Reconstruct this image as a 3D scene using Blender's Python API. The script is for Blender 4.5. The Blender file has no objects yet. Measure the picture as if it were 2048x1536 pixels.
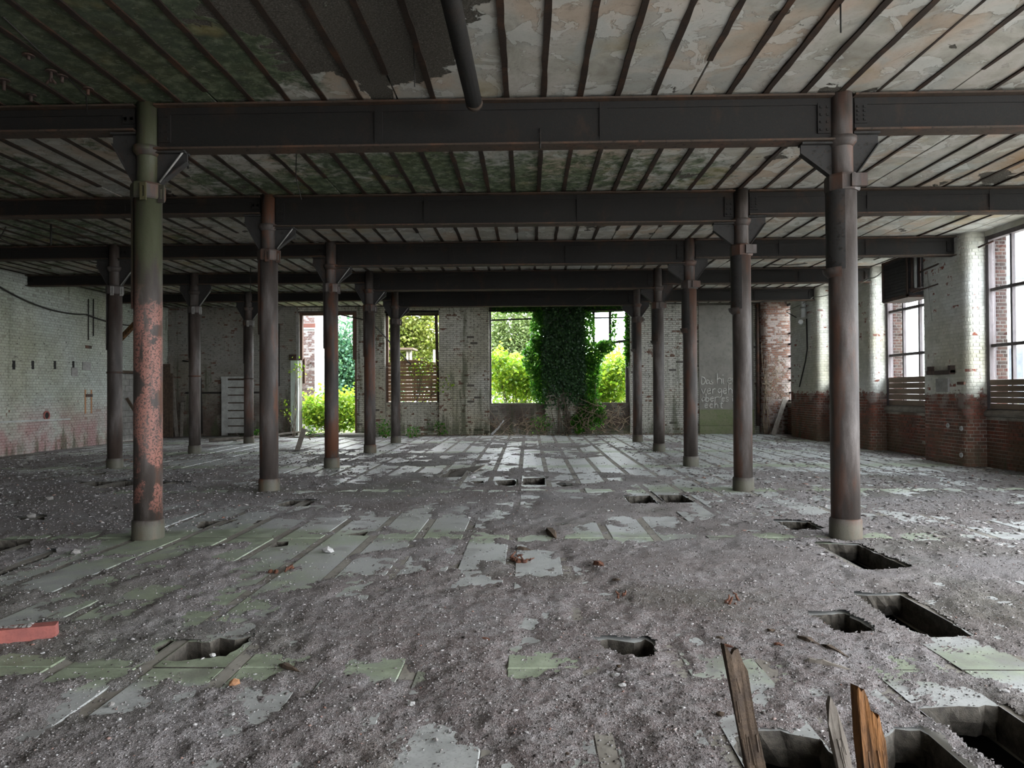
import bpy, bmesh, math, random
import numpy as np
from mathutils import Vector, Matrix
from mathutils.geometry import delaunay_2d_cdt

scene = bpy.context.scene
C = scene.collection
rnd = random.Random(7)
npr = np.random.RandomState(11)

# ------------------------------------------------------------------ camera
F_PX, EYE = 1420.0, 1.65
YAW, PITCH, ROLL = 0.0233757, 0.010468, -0.0057984
_fw = Vector((-math.sin(YAW) * math.cos(PITCH), math.cos(YAW) * math.cos(PITCH), math.sin(PITCH)))
_r = Vector((math.cos(YAW), math.sin(YAW), 0))
_u = _r.cross(_fw)
_r2 = _r * math.cos(ROLL) + _u * math.sin(ROLL)
_u2 = -_r * math.sin(ROLL) + _u * math.cos(ROLL)
cam_data = bpy.data.cameras.new('camera')
cam_data.sensor_fit = 'HORIZONTAL'
cam_data.sensor_width = 36.0
cam_data.lens = 36.0 * F_PX / 2048.0
cam_data.clip_end = 400
cam_data.clip_start = 0.05
cam = bpy.data.objects.new('camera', cam_data)
C.objects.link(cam)
M = Matrix((( _r2.x, _u2.x, -_fw.x, 0), (_r2.y, _u2.y, -_fw.y, 0), (_r2.z, _u2.z, -_fw.z, EYE), (0, 0, 0, 1)))
cam.matrix_world = M
scene.camera = cam

# ------------------------------------------------------------------ world: bright overcast sky
SKY = 2.3
world = bpy.data.worlds.new('overcast_sky')
scene.world = world
world.use_nodes = True
wn = world.node_tree
wn.nodes.clear()
w_out = wn.nodes.new('ShaderNodeOutputWorld')
w_bg = wn.nodes.new('ShaderNodeBackground')
w_tc = wn.nodes.new('ShaderNodeTexCoord')
w_no = wn.nodes.new('ShaderNodeTexNoise')
w_no.inputs['Scale'].default_value = 2.2
w_no.inputs['Detail'].default_value = 5
w_rp = wn.nodes.new('ShaderNodeValToRGB')
w_rp.color_ramp.elements[0].position = 0.35
w_rp.color_ramp.elements[0].color = (0.82, 0.90, 1.0, 1)
w_rp.color_ramp.elements[1].position = 0.65
w_rp.color_ramp.elements[1].color = (0.97, 0.98, 1.0, 1)
w_bg.inputs['Strength'].default_value = SKY
wn.links.new(w_tc.outputs['Generated'], w_no.inputs['Vector'])
wn.links.new(w_no.outputs['Fac'], w_rp.inputs['Fac'])
wn.links.new(w_rp.outputs['Color'], w_bg.inputs['Color'])
wn.links.new(w_bg.outputs['Background'], w_out.inputs['Surface'])

vs = scene.view_settings
vs.view_transform = 'Standard'
vs.look = 'None'
vs.gamma = 1.0
vs.use_curve_mapping = False
vs.exposure = 3.3
cy = scene.cycles
cy.max_bounces = 10
cy.diffuse_bounces = 6
cy.transparent_max_bounces = 12
cy.caustics_reflective = False
cy.caustics_refractive = False
cy.sample_clamp_indirect = 8.0

# ------------------------------------------------------------------ place helpers (photo measurement -> place)
def ray(px, py):
    return _fw + _r2 * ((px - 1024) / F_PX) + _u2 * ((768 - py) / F_PX)
def fl(px, py, z=0.0):
    d = ray(px, py); t = (z - EYE) / d.z
    return Vector((d.x * t, d.y * t, z))
def aty(px, py, Y):
    d = ray(px, py); t = Y / d.y
    return Vector((d.x * t, Y, EYE + d.z * t))
def atx(px, py, X):
    d = ray(px, py); t = X / d.x
    return Vector((X, d.y * t, EYE + d.z * t))

# main dimensions of the hall
ROWS = [8.03 + 3.783 * i for i in range(5)]
XR, XL, XLL = 3.53, -4.356, -9.21
WALL_L, WALL_B, PIL_R, WALL_R = -13.9, 27.05, 9.25, 9.65
REAR = -4.6
CEIL = 4.97

# windows of the daylight side: y ranges
WIN = [(13.05, 15.2), (17.1, 19.4), (21.1, 22.95), (25.35, 26.9)]
WIN_NEAR = [(9.2, 11.4), (5.3, 7.5), (1.4, 3.6), (-2.5, -0.3)]
OPEN_NEAR = [(5.0, 7.9), (1.1, 4.0), (-3.6, 0.1)]     # out-of-view bays opened up to let more daylight in
PIERS = [(15.2, 16.9), (19.4, 21.1), (22.95, 25.35), (11.4, 13.05), (7.9, 9.2), (4.0, 5.0), (0.1, 1.1)]
WIN_BOT, WIN_TOP = 1.22, 4.86

def portal(name, loc, rot, sx, sy):
    l = bpy.data.lights.new(name, 'AREA')
    l.shape = 'RECTANGLE'; l.size = sx; l.size_y = sy
    l.cycles.is_portal = True
    o = bpy.data.objects.new(name, l); C.objects.link(o)
    o.location = loc; o.rotation_euler = rot
    return o
for (y0, y1) in WIN + WIN_NEAR[:1]:
    portal('daylight_portal', (10.12, (y0 + y1) / 2, (WIN_BOT + WIN_TOP) / 2), (0, math.pi / 2, 0), WIN_TOP - WIN_BOT, y1 - y0)
for (y0, y1) in OPEN_NEAR:
    portal('daylight_portal', (10.12, (y0 + y1) / 2, 2.45), (0, math.pi / 2, 0), 4.8, y1 - y0)
for (x0, x1, z0, z1) in [(-8.85, -6.5, 0.0, 4.7), (-5.5, -3.44, 1.25, 4.7), (-1.5, 3.85, 1.2, 4.75)]:
    portal('daylight_portal', ((x0 + x1) / 2, WALL_B + 0.62, (z0 + z1) / 2), (-math.pi / 2, 0, 0), x1 - x0, z1 - z0)
REAR_OPEN = [(3.2, 5.4), (6.6, 9.2)]  # unseen openings added behind the camera for more daylight
for (x0, x1) in REAR_OPEN:
    portal('daylight_portal', ((x0 + x1) / 2, REAR - 0.5, 2.5), (math.pi / 2, 0, 0), x1 - x0, 4.4)

# ------------------------------------------------------------------ mesh helpers
class MB:
    def __init__(s):
        s.v, s.f, s.sm = [], [], []
    def add(s, vs_, fs_, smooth=False):
        o = len(s.v)
        s.v += [tuple(p) for p in vs_]
        s.f += [tuple(i + o for i in f) for f in fs_]
        s.sm += [smooth] * len(fs_)
        return s
    def box(s, x0, x1, y0, y1, z0, z1):
        return s.add([(x0, y0, z0), (x1, y0, z0), (x1, y1, z0), (x0, y1, z0), (x0, y0, z1), (x1, y0, z1), (x1, y1, z1), (x0, y1, z1)],
                     [(3, 2, 1, 0), (4, 5, 6, 7), (0, 1, 5, 4), (1, 2, 6, 5), (2, 3, 7, 6), (3, 0, 4, 7)])
    def obox(s, c, ax, ay, az):
        """box about centre c with half-axis vectors"""
        c, ax, ay, az = Vector(c), Vector(ax), Vector(ay), Vector(az)
        p = [c + ax * i + ay * j + az * k for k in (-1, 1) for (i, j) in ((-1, -1), (1, -1), (1, 1), (-1, 1))]
        return s.add(p, [(3, 2, 1, 0), (4, 5, 6, 7), (0, 1, 5, 4), (1, 2, 6, 5), (2, 3, 7, 6), (3, 0, 4, 7)])
    def beam(s, p0, p1, w, h, up=(0, 0, 1)):
        p0, p1 = Vector(p0), Vector(p1)
        d = p1 - p0
        a = d.normalized()
        b = a.cross(Vector(up))
        if b.length < 1e-4:
            b = a.cross(Vector((0, 1, 0)))
        b.normalize(); c = b.cross(a)
        return s.obox((p0 + p1) / 2, d / 2, b * (w / 2), c * (h / 2))
    def tube(s, pts, r, n=8, cap=True):
        pts = [Vector(p) for p in pts]
        rs = r if isinstance(r, (list, tuple)) else [r] * len(pts)
        rings = []
        prev = None
        for i, p in enumerate(pts):
            t = (pts[min(i + 1, len(pts) - 1)] - pts[max(i - 1, 0)]).normalized()
            if prev is None:
                a = t.cross(Vector((0, 0, 1)))
                if a.length < 1e-3: a = t.cross(Vector((0, 1, 0)))
            else:
                a = prev - t * prev.dot(t)
            a.normalize(); prev = a
            b = t.cross(a)
            rings.append([p + a * (rs[i] * math.cos(2 * math.pi * k / n)) + b * (rs[i] * math.sin(2 * math.pi * k / n)) for k in range(n)])
        o = [q for rg in rings for q in rg]
        fs = []
        for i in range(len(rings) - 1):
            for k in range(n):
                k2 = (k + 1) % n
                fs.append((i * n + k, i * n + k2, (i + 1) * n + k2, (i + 1) * n + k))
        s.add(o, fs, True)
        if cap:
            m = len(s.v) - len(o)
            s.f.append(tuple(m + k for k in range(n))[::-1]); s.sm.append(False)
            s.f.append(tuple(m + (len(rings) - 1) * n + k for k in range(n))); s.sm.append(False)
        return s
    def lathe(s, prof, n=24, c=(0, 0, 0), cap=True, a0=0.0, a1=2 * math.pi, smooth=True):
        full = abs(a1 - a0 - 2 * math.pi) < 1e-6
        m = n if full else n + 1
        vs_ = []
        for (r, z) in prof:
            for k in range(m):
                a = a0 + (a1 - a0) * k / n
                vs_.append((c[0] + r * math.cos(a), c[1] + r * math.sin(a), c[2] + z))
        fs = []
        for i in range(len(prof) - 1):
            for k in range(n):
                k2 = (k + 1) % m
                fs.append((i * m + k, i * m + k2, (i + 1) * m + k2, (i + 1) * m + k))
        s.add(vs_, fs, smooth)
        if cap and full:
            o = len(s.v) - len(vs_)
            s.f.append(tuple(o + k for k in range(m))[::-1]); s.sm.append(False)
            s.f.append(tuple(o + (len(prof) - 1) * m + k for k in range(m))); s.sm.append(False)
        return s
    def prism(s, poly, d, axis='y'):
        """extrude a polygon of 3D points by vector d"""
        n = len(poly)
        p = [Vector(q) for q in poly]; d = Vector(d)
        return s.add(p + [q + d for q in p], [tuple(range(n))[::-1], tuple(range(n, 2 * n))] + [(i, (i + 1) % n, (i + 1) % n + n, i + n) for i in range(n)])
    def rock(s, c, rx, ry, rz, rg, n1=2):
        """lumpy chunk: a cube-sphere with jitter"""
        me = bmesh.new()
        bmesh.ops.create_icosphere(me, subdivisions=n1, radius=1)
        rot = Matrix.Rotation(rg.uniform(0, 6.28), 3, 'Z')
        vs_ = []
        for v in me.verts:
            k = rg.uniform(0.72, 1.12)
            q = rot @ Vector((v.co.x * rx * k, v.co.y * ry * k, v.co.z * rz * k))
            vs_.append(Vector(c) + q)
        me.verts.index_update()
        s.add(vs_, [tuple(v.index for v in f.verts) for f in me.faces])
        me.free()
        return s
    def mesh(s, name):
        me = bpy.data.meshes.new(name)
        me.from_pydata(s.v, [], s.f)
        me.polygons.foreach_set('use_smooth', s.sm)
        me.validate(); me.update()
        return me
    def build(s, name, m, parent=None):
        return obj(name, s.mesh(name), m, parent)

def obj(name, me, m, parent=None):
    o = bpy.data.objects.new(name, me)
    C.objects.link(o)
    if m is not None and not me.materials:
        me.materials.append(m)
    if parent is not None:
        o.parent = parent
    return o
def empty(name, loc=(0, 0, 0)):
    o = bpy.data.objects.new(name, None)
    C.objects.link(o); o.location = loc; o.empty_display_size = 0.1
    return o
def tag(o, label=None, cat=None, group=None, kind=None):
    if label: o['label'] = label
    if cat: o['category'] = cat
    if group: o['group'] = group
    if kind: o['kind'] = kind
    return o
def fast_mesh(name, verts, faces):
    """verts (n,3) array, faces (m,k) array of one size"""
    verts = np.asarray(verts, dtype=np.float32); faces = np.asarray(faces, dtype=np.int32)
    me = bpy.data.meshes.new(name)
    m, k = faces.shape
    me.vertices.add(len(verts)); me.vertices.foreach_set('co', verts.ravel())
    me.loops.add(m * k); me.loops.foreach_set('vertex_index', faces.ravel())
    me.polygons.add(m)
    me.polygons.foreach_set('loop_start', np.arange(0, m * k, k, dtype=np.int32))
    me.update(calc_edges=True)
    me.validate()
    return me

# value noise, vectorised
def _hash(ix, iy, seed):
    n = (ix * 374761393 + iy * 668265263 + seed * 2147483647 * 3) & 0xFFFFFFFF
    n = ((n ^ (n >> 13)) * 1274126177) & 0xFFFFFFFF
    return ((n ^ (n >> 16)) & 0xFFFF) / 65535.0
def vnoise(x, y, seed=0):
    x = np.asarray(x, float); y = np.asarray(y, float)
    ix = np.floor(x).astype(np.int64); iy = np.floor(y).astype(np.int64)
    fx = x - ix; fy = y - iy
    fx = fx * fx * (3 - 2 * fx); fy = fy * fy * (3 - 2 * fy)
    a = _hash(ix, iy, seed); b = _hash(ix + 1, iy, seed); c = _hash(ix, iy + 1, seed); d = _hash(ix + 1, iy + 1, seed)
    return (a + (b - a) * fx) * (1 - fy) + (c + (d - c) * fx) * fy
def fbm(x, y, oct=4, seed=0):
    s, a, t = 0, 0.5, 0
    for i in range(oct):
        s = s + a * vnoise(np.asarray(x) * 2 ** i, np.asarray(y) * 2 ** i, seed + i * 17); t += a; a *= 0.55
    return s / t

# ------------------------------------------------------------------ material helpers
class G:
    def __init__(s, name):
        s.m = bpy.data.materials.new(name); s.m.use_nodes = True
        s.t = s.m.node_tree; s.t.nodes.clear()
        s.out = s.t.nodes.new('ShaderNodeOutputMaterial')
        s.geo = None
    def n(s, typ, ins=None, **at):
        nd = s.t.nodes.new('ShaderNode' + typ)
        for k, v in at.items(): setattr(nd, k, v)
        for k, v in (ins or {}).items(): s.set(nd.inputs[k], v)
        return nd
    def set(s, sock, v):
        if hasattr(v, 'links') or isinstance(v, bpy.types.NodeSocket): s.t.links.new(v, sock)
        else:
            if isinstance(v, tuple) and len(v) == 3 and sock.type == 'RGBA': v = v + (1,)
            sock.default_value = v
    def pos(s):
        if s.geo is None: s.geo = s.n('NewGeometry')
        return s.geo.outputs['Position']
    def island(s):
        s.pos(); return s.geo.outputs['Random Per Island']
    def objrand(s): return s.n('ObjectInfo').outputs['Random']
    def xyz(s, v=None): return s.n('SeparateXYZ', {0: v or s.pos()}).outputs
    def map(s, scale=(1, 1, 1), loc=(0, 0, 0), v=None):
        return s.n('Mapping', {'Vector': v or s.pos(), 'Scale': scale, 'Location': loc}).outputs[0]
    def noise(s, scale, detail=4, rough=0.55, v=None, dist=0.0):
        return s.n('TexNoise', {'Vector': v or s.pos(), 'Scale': scale, 'Detail': detail, 'Roughness': rough, 'Distortion': dist}).outputs['Fac']
    def voro(s, scale, v=None, feature='F1', out='Distance', rand=1.0):
        return s.n('TexVoronoi', {'Vector': v or s.pos(), 'Scale': scale, 'Randomness': rand}, feature=feature).outputs[out]
    def ramp(s, fac, stops, interp='LINEAR'):
        nd = s.n('ValToRGB', {'Fac': fac}); cr = nd.color_ramp; cr.interpolation = interp
        while len(cr.elements) < len(stops): cr.elements.new(0.5)
        for e, (p, c) in zip(cr.elements, stops):
            e.position = p; e.color = (c, c, c, 1) if isinstance(c, (int, float)) else tuple(c) + (1,)
        return nd.outputs['Color']
    def step(s, fac, a, b, lo=0.0, hi=1.0):
        return s.n('MapRange', {'Value': fac, 'From Min': a, 'From Max': b, 'To Min': lo, 'To Max': hi}, interpolation_type='SMOOTHSTEP').outputs[0]
    def lin(s, fac, a, b, lo=0.0, hi=1.0):
        return s.n('MapRange', {'Value': fac, 'From Min': a, 'From Max': b, 'To Min': lo, 'To Max': hi}).outputs[0]
    def mix(s, f, a, b, bt='MIX'):
        nd = s.n('Mix', {0: f, 6: a, 7: b}, data_type='RGBA', blend_type=bt); return nd.outputs[2]
    def ma(s, op, a, b=0.0, c=0.0):
        nd = s.n('Math', {0: a, 1: b, 2: c}, operation=op); return nd.outputs[0]
    def bump(s, h, strength=0.4, dist=0.01, normal=None):
        d = {'Height': h, 'Strength': strength, 'Distance': dist}
        if normal: d['Normal'] = normal
        return s.n('Bump', d).outputs[0]
    def finish(s, color, rough=0.85, normal=None, metal=0.0, spec=0.3):
        d = {'Base Color': color, 'Roughness': rough, 'Metallic': metal, 'Specular IOR Level': spec}
        if normal: d['Normal'] = normal
        p = s.n('BsdfPrincipled', d)
        s.t.links.new(p.outputs[0], s.out.inputs['Surface'])
        return s.m

def blob(g, v, cx, cy, cz, rx, ry, rz):
    """1 inside an ellipsoidal region of the place, fading to 0"""
    q = g.n('Mapping', {'Vector': v, 'Location': (-cx / rx, -cy / ry, -cz / rz), 'Scale': (1 / rx, 1 / ry, 1 / rz)}).outputs[0]
    l = g.n('VectorMath', {0: q}, operation='LENGTH').outputs['Value']
    return g.step(l, 0.35, 1.0, 1.0, 0.0)
# ------------------------------------------------------------------ materials
def mat_ceiling():
    g = G('peeling_ceiling_plaster')
    x, y, z = g.xyz()
    n1 = g.noise(0.55, 3); n2 = g.noise(1.6, 6, 0.6, dist=0.6); n3 = g.noise(7, 5, 0.65); n4 = g.noise(38, 3)
    col = g.ramp(n2, [(0.3, (0.24, 0.22, 0.19)), (0.45, (0.35, 0.335, 0.29)), (0.55, (0.43, 0.40, 0.36)), (0.7, (0.33, 0.315, 0.265))])
    peach = g.step(g.noise(0.9, 4, v=g.map(loc=(7, 3, 1))), 0.50, 0.62)
    col = g.mix(g.ma('MULTIPLY', peach, 0.55), col, (0.45, 0.33, 0.24))
    grey = g.step(g.noise(1.3, 5, v=g.map(loc=(17, 3, 1)), dist=0.8), 0.52, 0.60)
    col = g.mix(g.ma('MULTIPLY', grey, 0.6), col, (0.34, 0.35, 0.33))
    # flaked coats with crisp islands
    fl1 = g.step(g.noise(2.3, 7, 0.6, v=g.map(loc=(3, 9, 0)), dist=0.9), 0.535, 0.552)
    col = g.mix(g.ma('MULTIPLY', fl1, 0.5), col, (0.55, 0.55, 0.52))
    ring = g.ramp(g.noise(2.3, 7, 0.6, v=g.map(loc=(3, 9, 0)), dist=0.9), [(0.515, 0), (0.532, 1), (0.545, 0)])
    col = g.mix(g.ma('MULTIPLY', ring, 0.45), col, (0.16, 0.145, 0.12))
    # mould: strong to the dark side, weaker in the middle bays; painted near-left shade
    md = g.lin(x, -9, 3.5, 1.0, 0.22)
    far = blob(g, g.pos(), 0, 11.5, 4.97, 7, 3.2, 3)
    mould_shade = blob(g, g.pos(), -6.5, 6.2, 4.97, 6.5, 3.0, 3)
    md = g.ma('ADD', g.ma('MULTIPLY', md, 0.40), g.ma('ADD', g.ma('MULTIPLY', far, 0.28), g.ma('MULTIPLY', mould_shade, 0.55)))
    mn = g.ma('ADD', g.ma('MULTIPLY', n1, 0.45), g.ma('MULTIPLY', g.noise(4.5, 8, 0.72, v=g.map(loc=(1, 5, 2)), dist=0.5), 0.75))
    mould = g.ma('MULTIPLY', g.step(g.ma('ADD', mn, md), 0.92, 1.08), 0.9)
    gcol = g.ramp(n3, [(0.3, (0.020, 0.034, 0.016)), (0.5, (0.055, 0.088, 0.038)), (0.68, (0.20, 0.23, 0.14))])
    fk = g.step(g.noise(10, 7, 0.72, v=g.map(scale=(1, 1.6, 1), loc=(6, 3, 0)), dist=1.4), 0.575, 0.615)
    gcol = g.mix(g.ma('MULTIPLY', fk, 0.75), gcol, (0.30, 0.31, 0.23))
    gcol = g.mix(g.ma('MULTIPLY', mould_shade, 0.75), gcol, g.mix(1.0, gcol, (0.34, 0.36, 0.32), 'MULTIPLY'))  # mould darkened further here, painting in the dim light of the corner
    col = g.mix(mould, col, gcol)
    ylw = g.step(g.noise(1.1, 3, v=g.map(loc=(31, 2, 2))), 0.58, 0.7)
    col = g.mix(g.ma('MULTIPLY', ylw, 0.35), col, (0.36, 0.27, 0.11))
    rb = blob(g, g.pos(), 8.4, 10.2, 4.97, 2.2, 1.3, 2)
    col = g.mix(g.ma('MULTIPLY', rb, g.step(n2, 0.34, 0.52)), col, (0.27, 0.13, 0.035))
    # bare coke-breeze where the coat has dropped
    bare = g.step(g.ma('ADD', g.noise(0.95, 6, 0.6, v=g.map(loc=(11, 1, 4)), dist=0.4), g.ma('MULTIPLY', blob(g, g.pos(), -1.5, 6.3, 4.97, 1.5, 1.9, 2), 0.22)), 0.632, 0.648)
    bcol = g.ramp(g.noise(60, 3, 0.7), [(0.3, (0.035, 0.03, 0.025)), (0.6, (0.11, 0.10, 0.085)), (0.75, (0.26, 0.25, 0.22))])
    col = g.mix(bare, col, bcol)
    col = g.mix(g.ma('MULTIPLY', g.step(n4, 0.55, 0.75), 0.25), col, (0.12, 0.10, 0.08))
    h = g.ma('ADD', g.ma('MULTIPLY', n2, 0.6), g.ma('ADD', g.ma('MULTIPLY', fl1, 0.25), g.ma('SUBTRACT', g.ma('MULTIPLY', n3, 0.35), g.ma('MULTIPLY', bare, 0.9))))
    return g.finish(col, 0.9, g.bump(h, 0.55, 0.03), spec=0.15)

def mat_rust(name, base, rust, amt=0.5, dark=(0.012, 0.010, 0.009), sc=1.0):
    g = G(name)
    v = g.map(scale=(1, 1, 0.6))
    n1 = g.noise(2.5 * sc, 6, 0.65, v=v); n2 = g.noise(14 * sc, 5, 0.7); n3 = g.noise(80, 2)
    col = g.mix(g.step(n1, 0.62 - amt * 0.3, 0.78 - amt * 0.2), base, rust)
    col = g.mix(g.step(n2, 0.52, 0.7), col, dark)
    col = g.mix(g.ma('MULTIPLY', g.step(n3, 0.5, 0.7), 0.4), col, rust)
    return g.finish(col, 0.75, g.bump(g.ma('ADD', n2, g.ma('MULTIPLY', n3, 0.4)), 0.45, 0.008), spec=0.25)

def mat_column(name, pink, rusty=0.75):
    g = G(name)
    x, y, z = g.xyz()
    loc = g.n('TexCoord').outputs['Object']
    r = g.objrand()
    v = g.n('Mapping', {'Vector': loc, 'Scale': (1, 1, 0.22), 'Location': (0, 0, 0)}).outputs[0]
    off = g.n('CombineXYZ', {0: g.ma('MULTIPLY', r, 30.0), 1: 0.0, 2: 0.0}).outputs[0]
    v = g.n('VectorMath', {0: v, 1: off}, operation='ADD').outputs[0]
    v2 = g.n('VectorMath', {0: loc, 1: off}, operation='ADD').outputs[0]
    n1 = g.noise(5, 6, 0.6, v=v); n2 = g.noise(16, 6, 0.7, v=v2); n3 = g.noise(90, 3, 0.6, v=v2)
    col = g.ramp(n1, [(0.3, (0.024, 0.019, 0.016)), (0.5, (0.052, 0.042, 0.037)), (0.68, (0.115, 0.10, 0.093))])
    rust = g.step(g.noise(3.0, 6, 0.65, v=v), 0.47, 0.62)
    col = g.mix(g.ma('MULTIPLY', rust, rusty), col, (0.105, 0.042, 0.022))
    if pink:
        zm = g.ma('MULTIPLY', g.step(z, 3.1, 2.3), g.step(z, 0.1, 0.5))
        pk = g.ma('MULTIPLY', g.step(g.ma('ADD', g.noise(2.2, 5, 0.6, v=v2), g.ma('MULTIPLY', zm, 0.08)), 0.535, 0.575), zm)
        pk = g.ma('MULTIPLY', pk, g.step(g.noise(46, 4, 0.7, v=v2), 0.57, 0.50))
        pk = g.ma('MULTIPLY', pk, g.step(g.noise(7, 4, 0.6, v=v), 0.36, 0.50))
        pcol = g.mix(n1, (0.22, 0.085, 0.065), (0.34, 0.17, 0.135))
        col = g.mix(g.ma('MULTIPLY', pk, 0.92), col, pcol)
        gr = g.ma('MULTIPLY', g.step(z, 2.6, 3.3), g.step(n1, 0.4, 0.55))
        col = g.mix(g.ma('MULTIPLY', gr, 0.7), col, (0.045, 0.055, 0.020))
    base = g.step(g.ma('ADD', z, g.ma('MULTIPLY', n2, 0.12)), 0.30, 0.18)
    col = g.mix(g.ma('MULTIPLY', base, 0.6), col, (0.10, 0.10, 0.07))
    col = g.mix(g.ma('MULTIPLY', g.step(n3, 0.55, 0.7), 0.5), col, (0.05, 0.03, 0.02))
    return g.finish(col, 0.62, g.bump(g.ma('ADD', n2, g.ma('MULTIPLY', n3, 0.4)), 0.4, 0.008), spec=0.35)

def mat_brick(name, paint, paint2, brick_a, brick_b, zline=None, flake=0.30, mould=0.3, pinkz=None, mortar=False, green=(0.10, 0.12, 0.06), random_='island', pitted=0.0):
    """limewashed brickwork: paint over brick, flaking; bare under zline"""
    g = G(name)
    x, y, z = g.xyz()
    rb = g.island() if random_ == 'island' else g.objrand()
    n1 = g.noise(1.1, 5, 0.6); n2 = g.noise(6, 6, 0.65); n3 = g.noise(45, 3, 0.6)
    if mortar:
        br = g.ramp(n3, [(0.3, (0.20, 0.185, 0.16)), (0.7, (0.42, 0.39, 0.34))])
        br = g.mix(g.step(g.noise(0.9, 4, v=g.map(loc=(4, 4, 4))), 0.45, 0.6), br, (0.12, 0.09, 0.07))
    else:
        br = g.mix(rb, brick_a, brick_b)
        br = g.mix(g.ma('MULTIPLY', g.step(n2, 0.4, 0.7), 0.6), br, (0.055, 0.035, 0.028))
        br = g.mix(g.ma('MULTIPLY', g.step(n3, 0.5, 0.75), 0.35), br, (0.30, 0.22, 0.17))
    pc = g.mix(g.step(n1, 0.38, 0.62), paint, paint2)
    nb = g.noise(0.33, 3, 0.5, v=g.map(loc=(5, 2, 8)))
    pc = g.mix(g.ma('MULTIPLY', g.step(nb, 0.45, 0.60), 0.55), pc, tuple(paint[i] * (1.05, 1.10, 1.22)[i] for i in range(3)))
    pc = g.mix(g.ma('MULTIPLY', g.step(nb, 0.46, 0.34), 0.32), pc, tuple(paint2[i] * (0.92, 0.82, 0.58)[i] for i in range(3)))
    pc = g.mix(g.ma('MULTIPLY', rb, 0.28), pc, (0.20, 0.185, 0.16))
    pc = g.mix(g.ma('MULTIPLY', g.step(n2, 0.5, 0.75), 0.4), pc, tuple(c * 0.5 for c in paint2))
    if pinkz:
        pk = g.ma('MULTIPLY', g.step(g.ma('ADD', z, g.ma('MULTIPLY', n1, 0.8)), pinkz[0] + 0.9, pinkz[0] - 0.3), g.step(n1, 0.30, 0.60))
        pc = g.mix(pk, pc, pinkz[1])
    # covering
    cov = g.ma('ADD', g.ma('MULTIPLY', n2, 0.55), g.ma('ADD', g.ma('MULTIPLY', rb, 0.22), g.ma('MULTIPLY', n1, 0.35)))
    cover = g.step(cov, flake, flake + 0.05)
    if zline is not None:
        zz = g.ma('ADD', z, g.ma('ADD', g.ma('MULTIPLY', g.ma('SUBTRACT', n2, 0.5), 0.55), g.ma('MULTIPLY', g.ma('SUBTRACT', rb, 0.5), 0.12)))
        cover = g.ma('MULTIPLY', cover, g.step(zz, zline - 0.03, zline + 0.05))
        dirt = g.ma('MULTIPLY', g.step(z, zline - 0.2, 0.1), g.step(n1, 0.35, 0.55))
        wsh = g.ma('MULTIPLY', g.step(z, 0.75, 1.5), g.step(g.noise(3.2, 5, v=g.map(loc=(8, 1, 3))), 0.47, 0.62))
        br = g.mix(g.ma('MULTIPLY', wsh, 0.55), br, (0.30, 0.26, 0.24))
        br = g.mix(g.ma('MULTIPLY', dirt, 0.75), br, (0.115, 0.085, 0.055))
    col = g.mix(cover, br, pc)
    # mould and grime: near floor and streaks
    vst = g.map(scale=(2.2, 2.2, 0.25))
    st = g.step(g.ma('ADD', g.noise(1.6, 6, 0.65, v=vst), g.ma('MULTIPLY', g.step(z, 0.9, 0.0), 0.14)), 0.66 - mould * 0.25, 0.80 - mould * 0.2)
    col = g.mix(g.ma('MULTIPLY', st, 0.75), col, g.mix(n2, (0.035, 0.034, 0.028), green))
    if pitted:
        pt = g.step(g.ma('ADD', g.noise(13, 3, 0.6, v=g.map(scale=(1, 1, 2.0))), g.ma('MULTIPLY', rb, 0.05)), 0.66 - 0.05 * pitted, 0.70)
        col = g.mix(g.ma('MULTIPLY', pt, 0.8), col, (0.035, 0.028, 0.022))
    return g.finish(col, 0.9, g.bump(g.ma('ADD', g.ma('MULTIPLY', n3, 0.5), g.ma('ADD', n2, g.ma('MULTIPLY', cover, 0.25))), 0.5, 0.012), spec=0.15)

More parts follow.
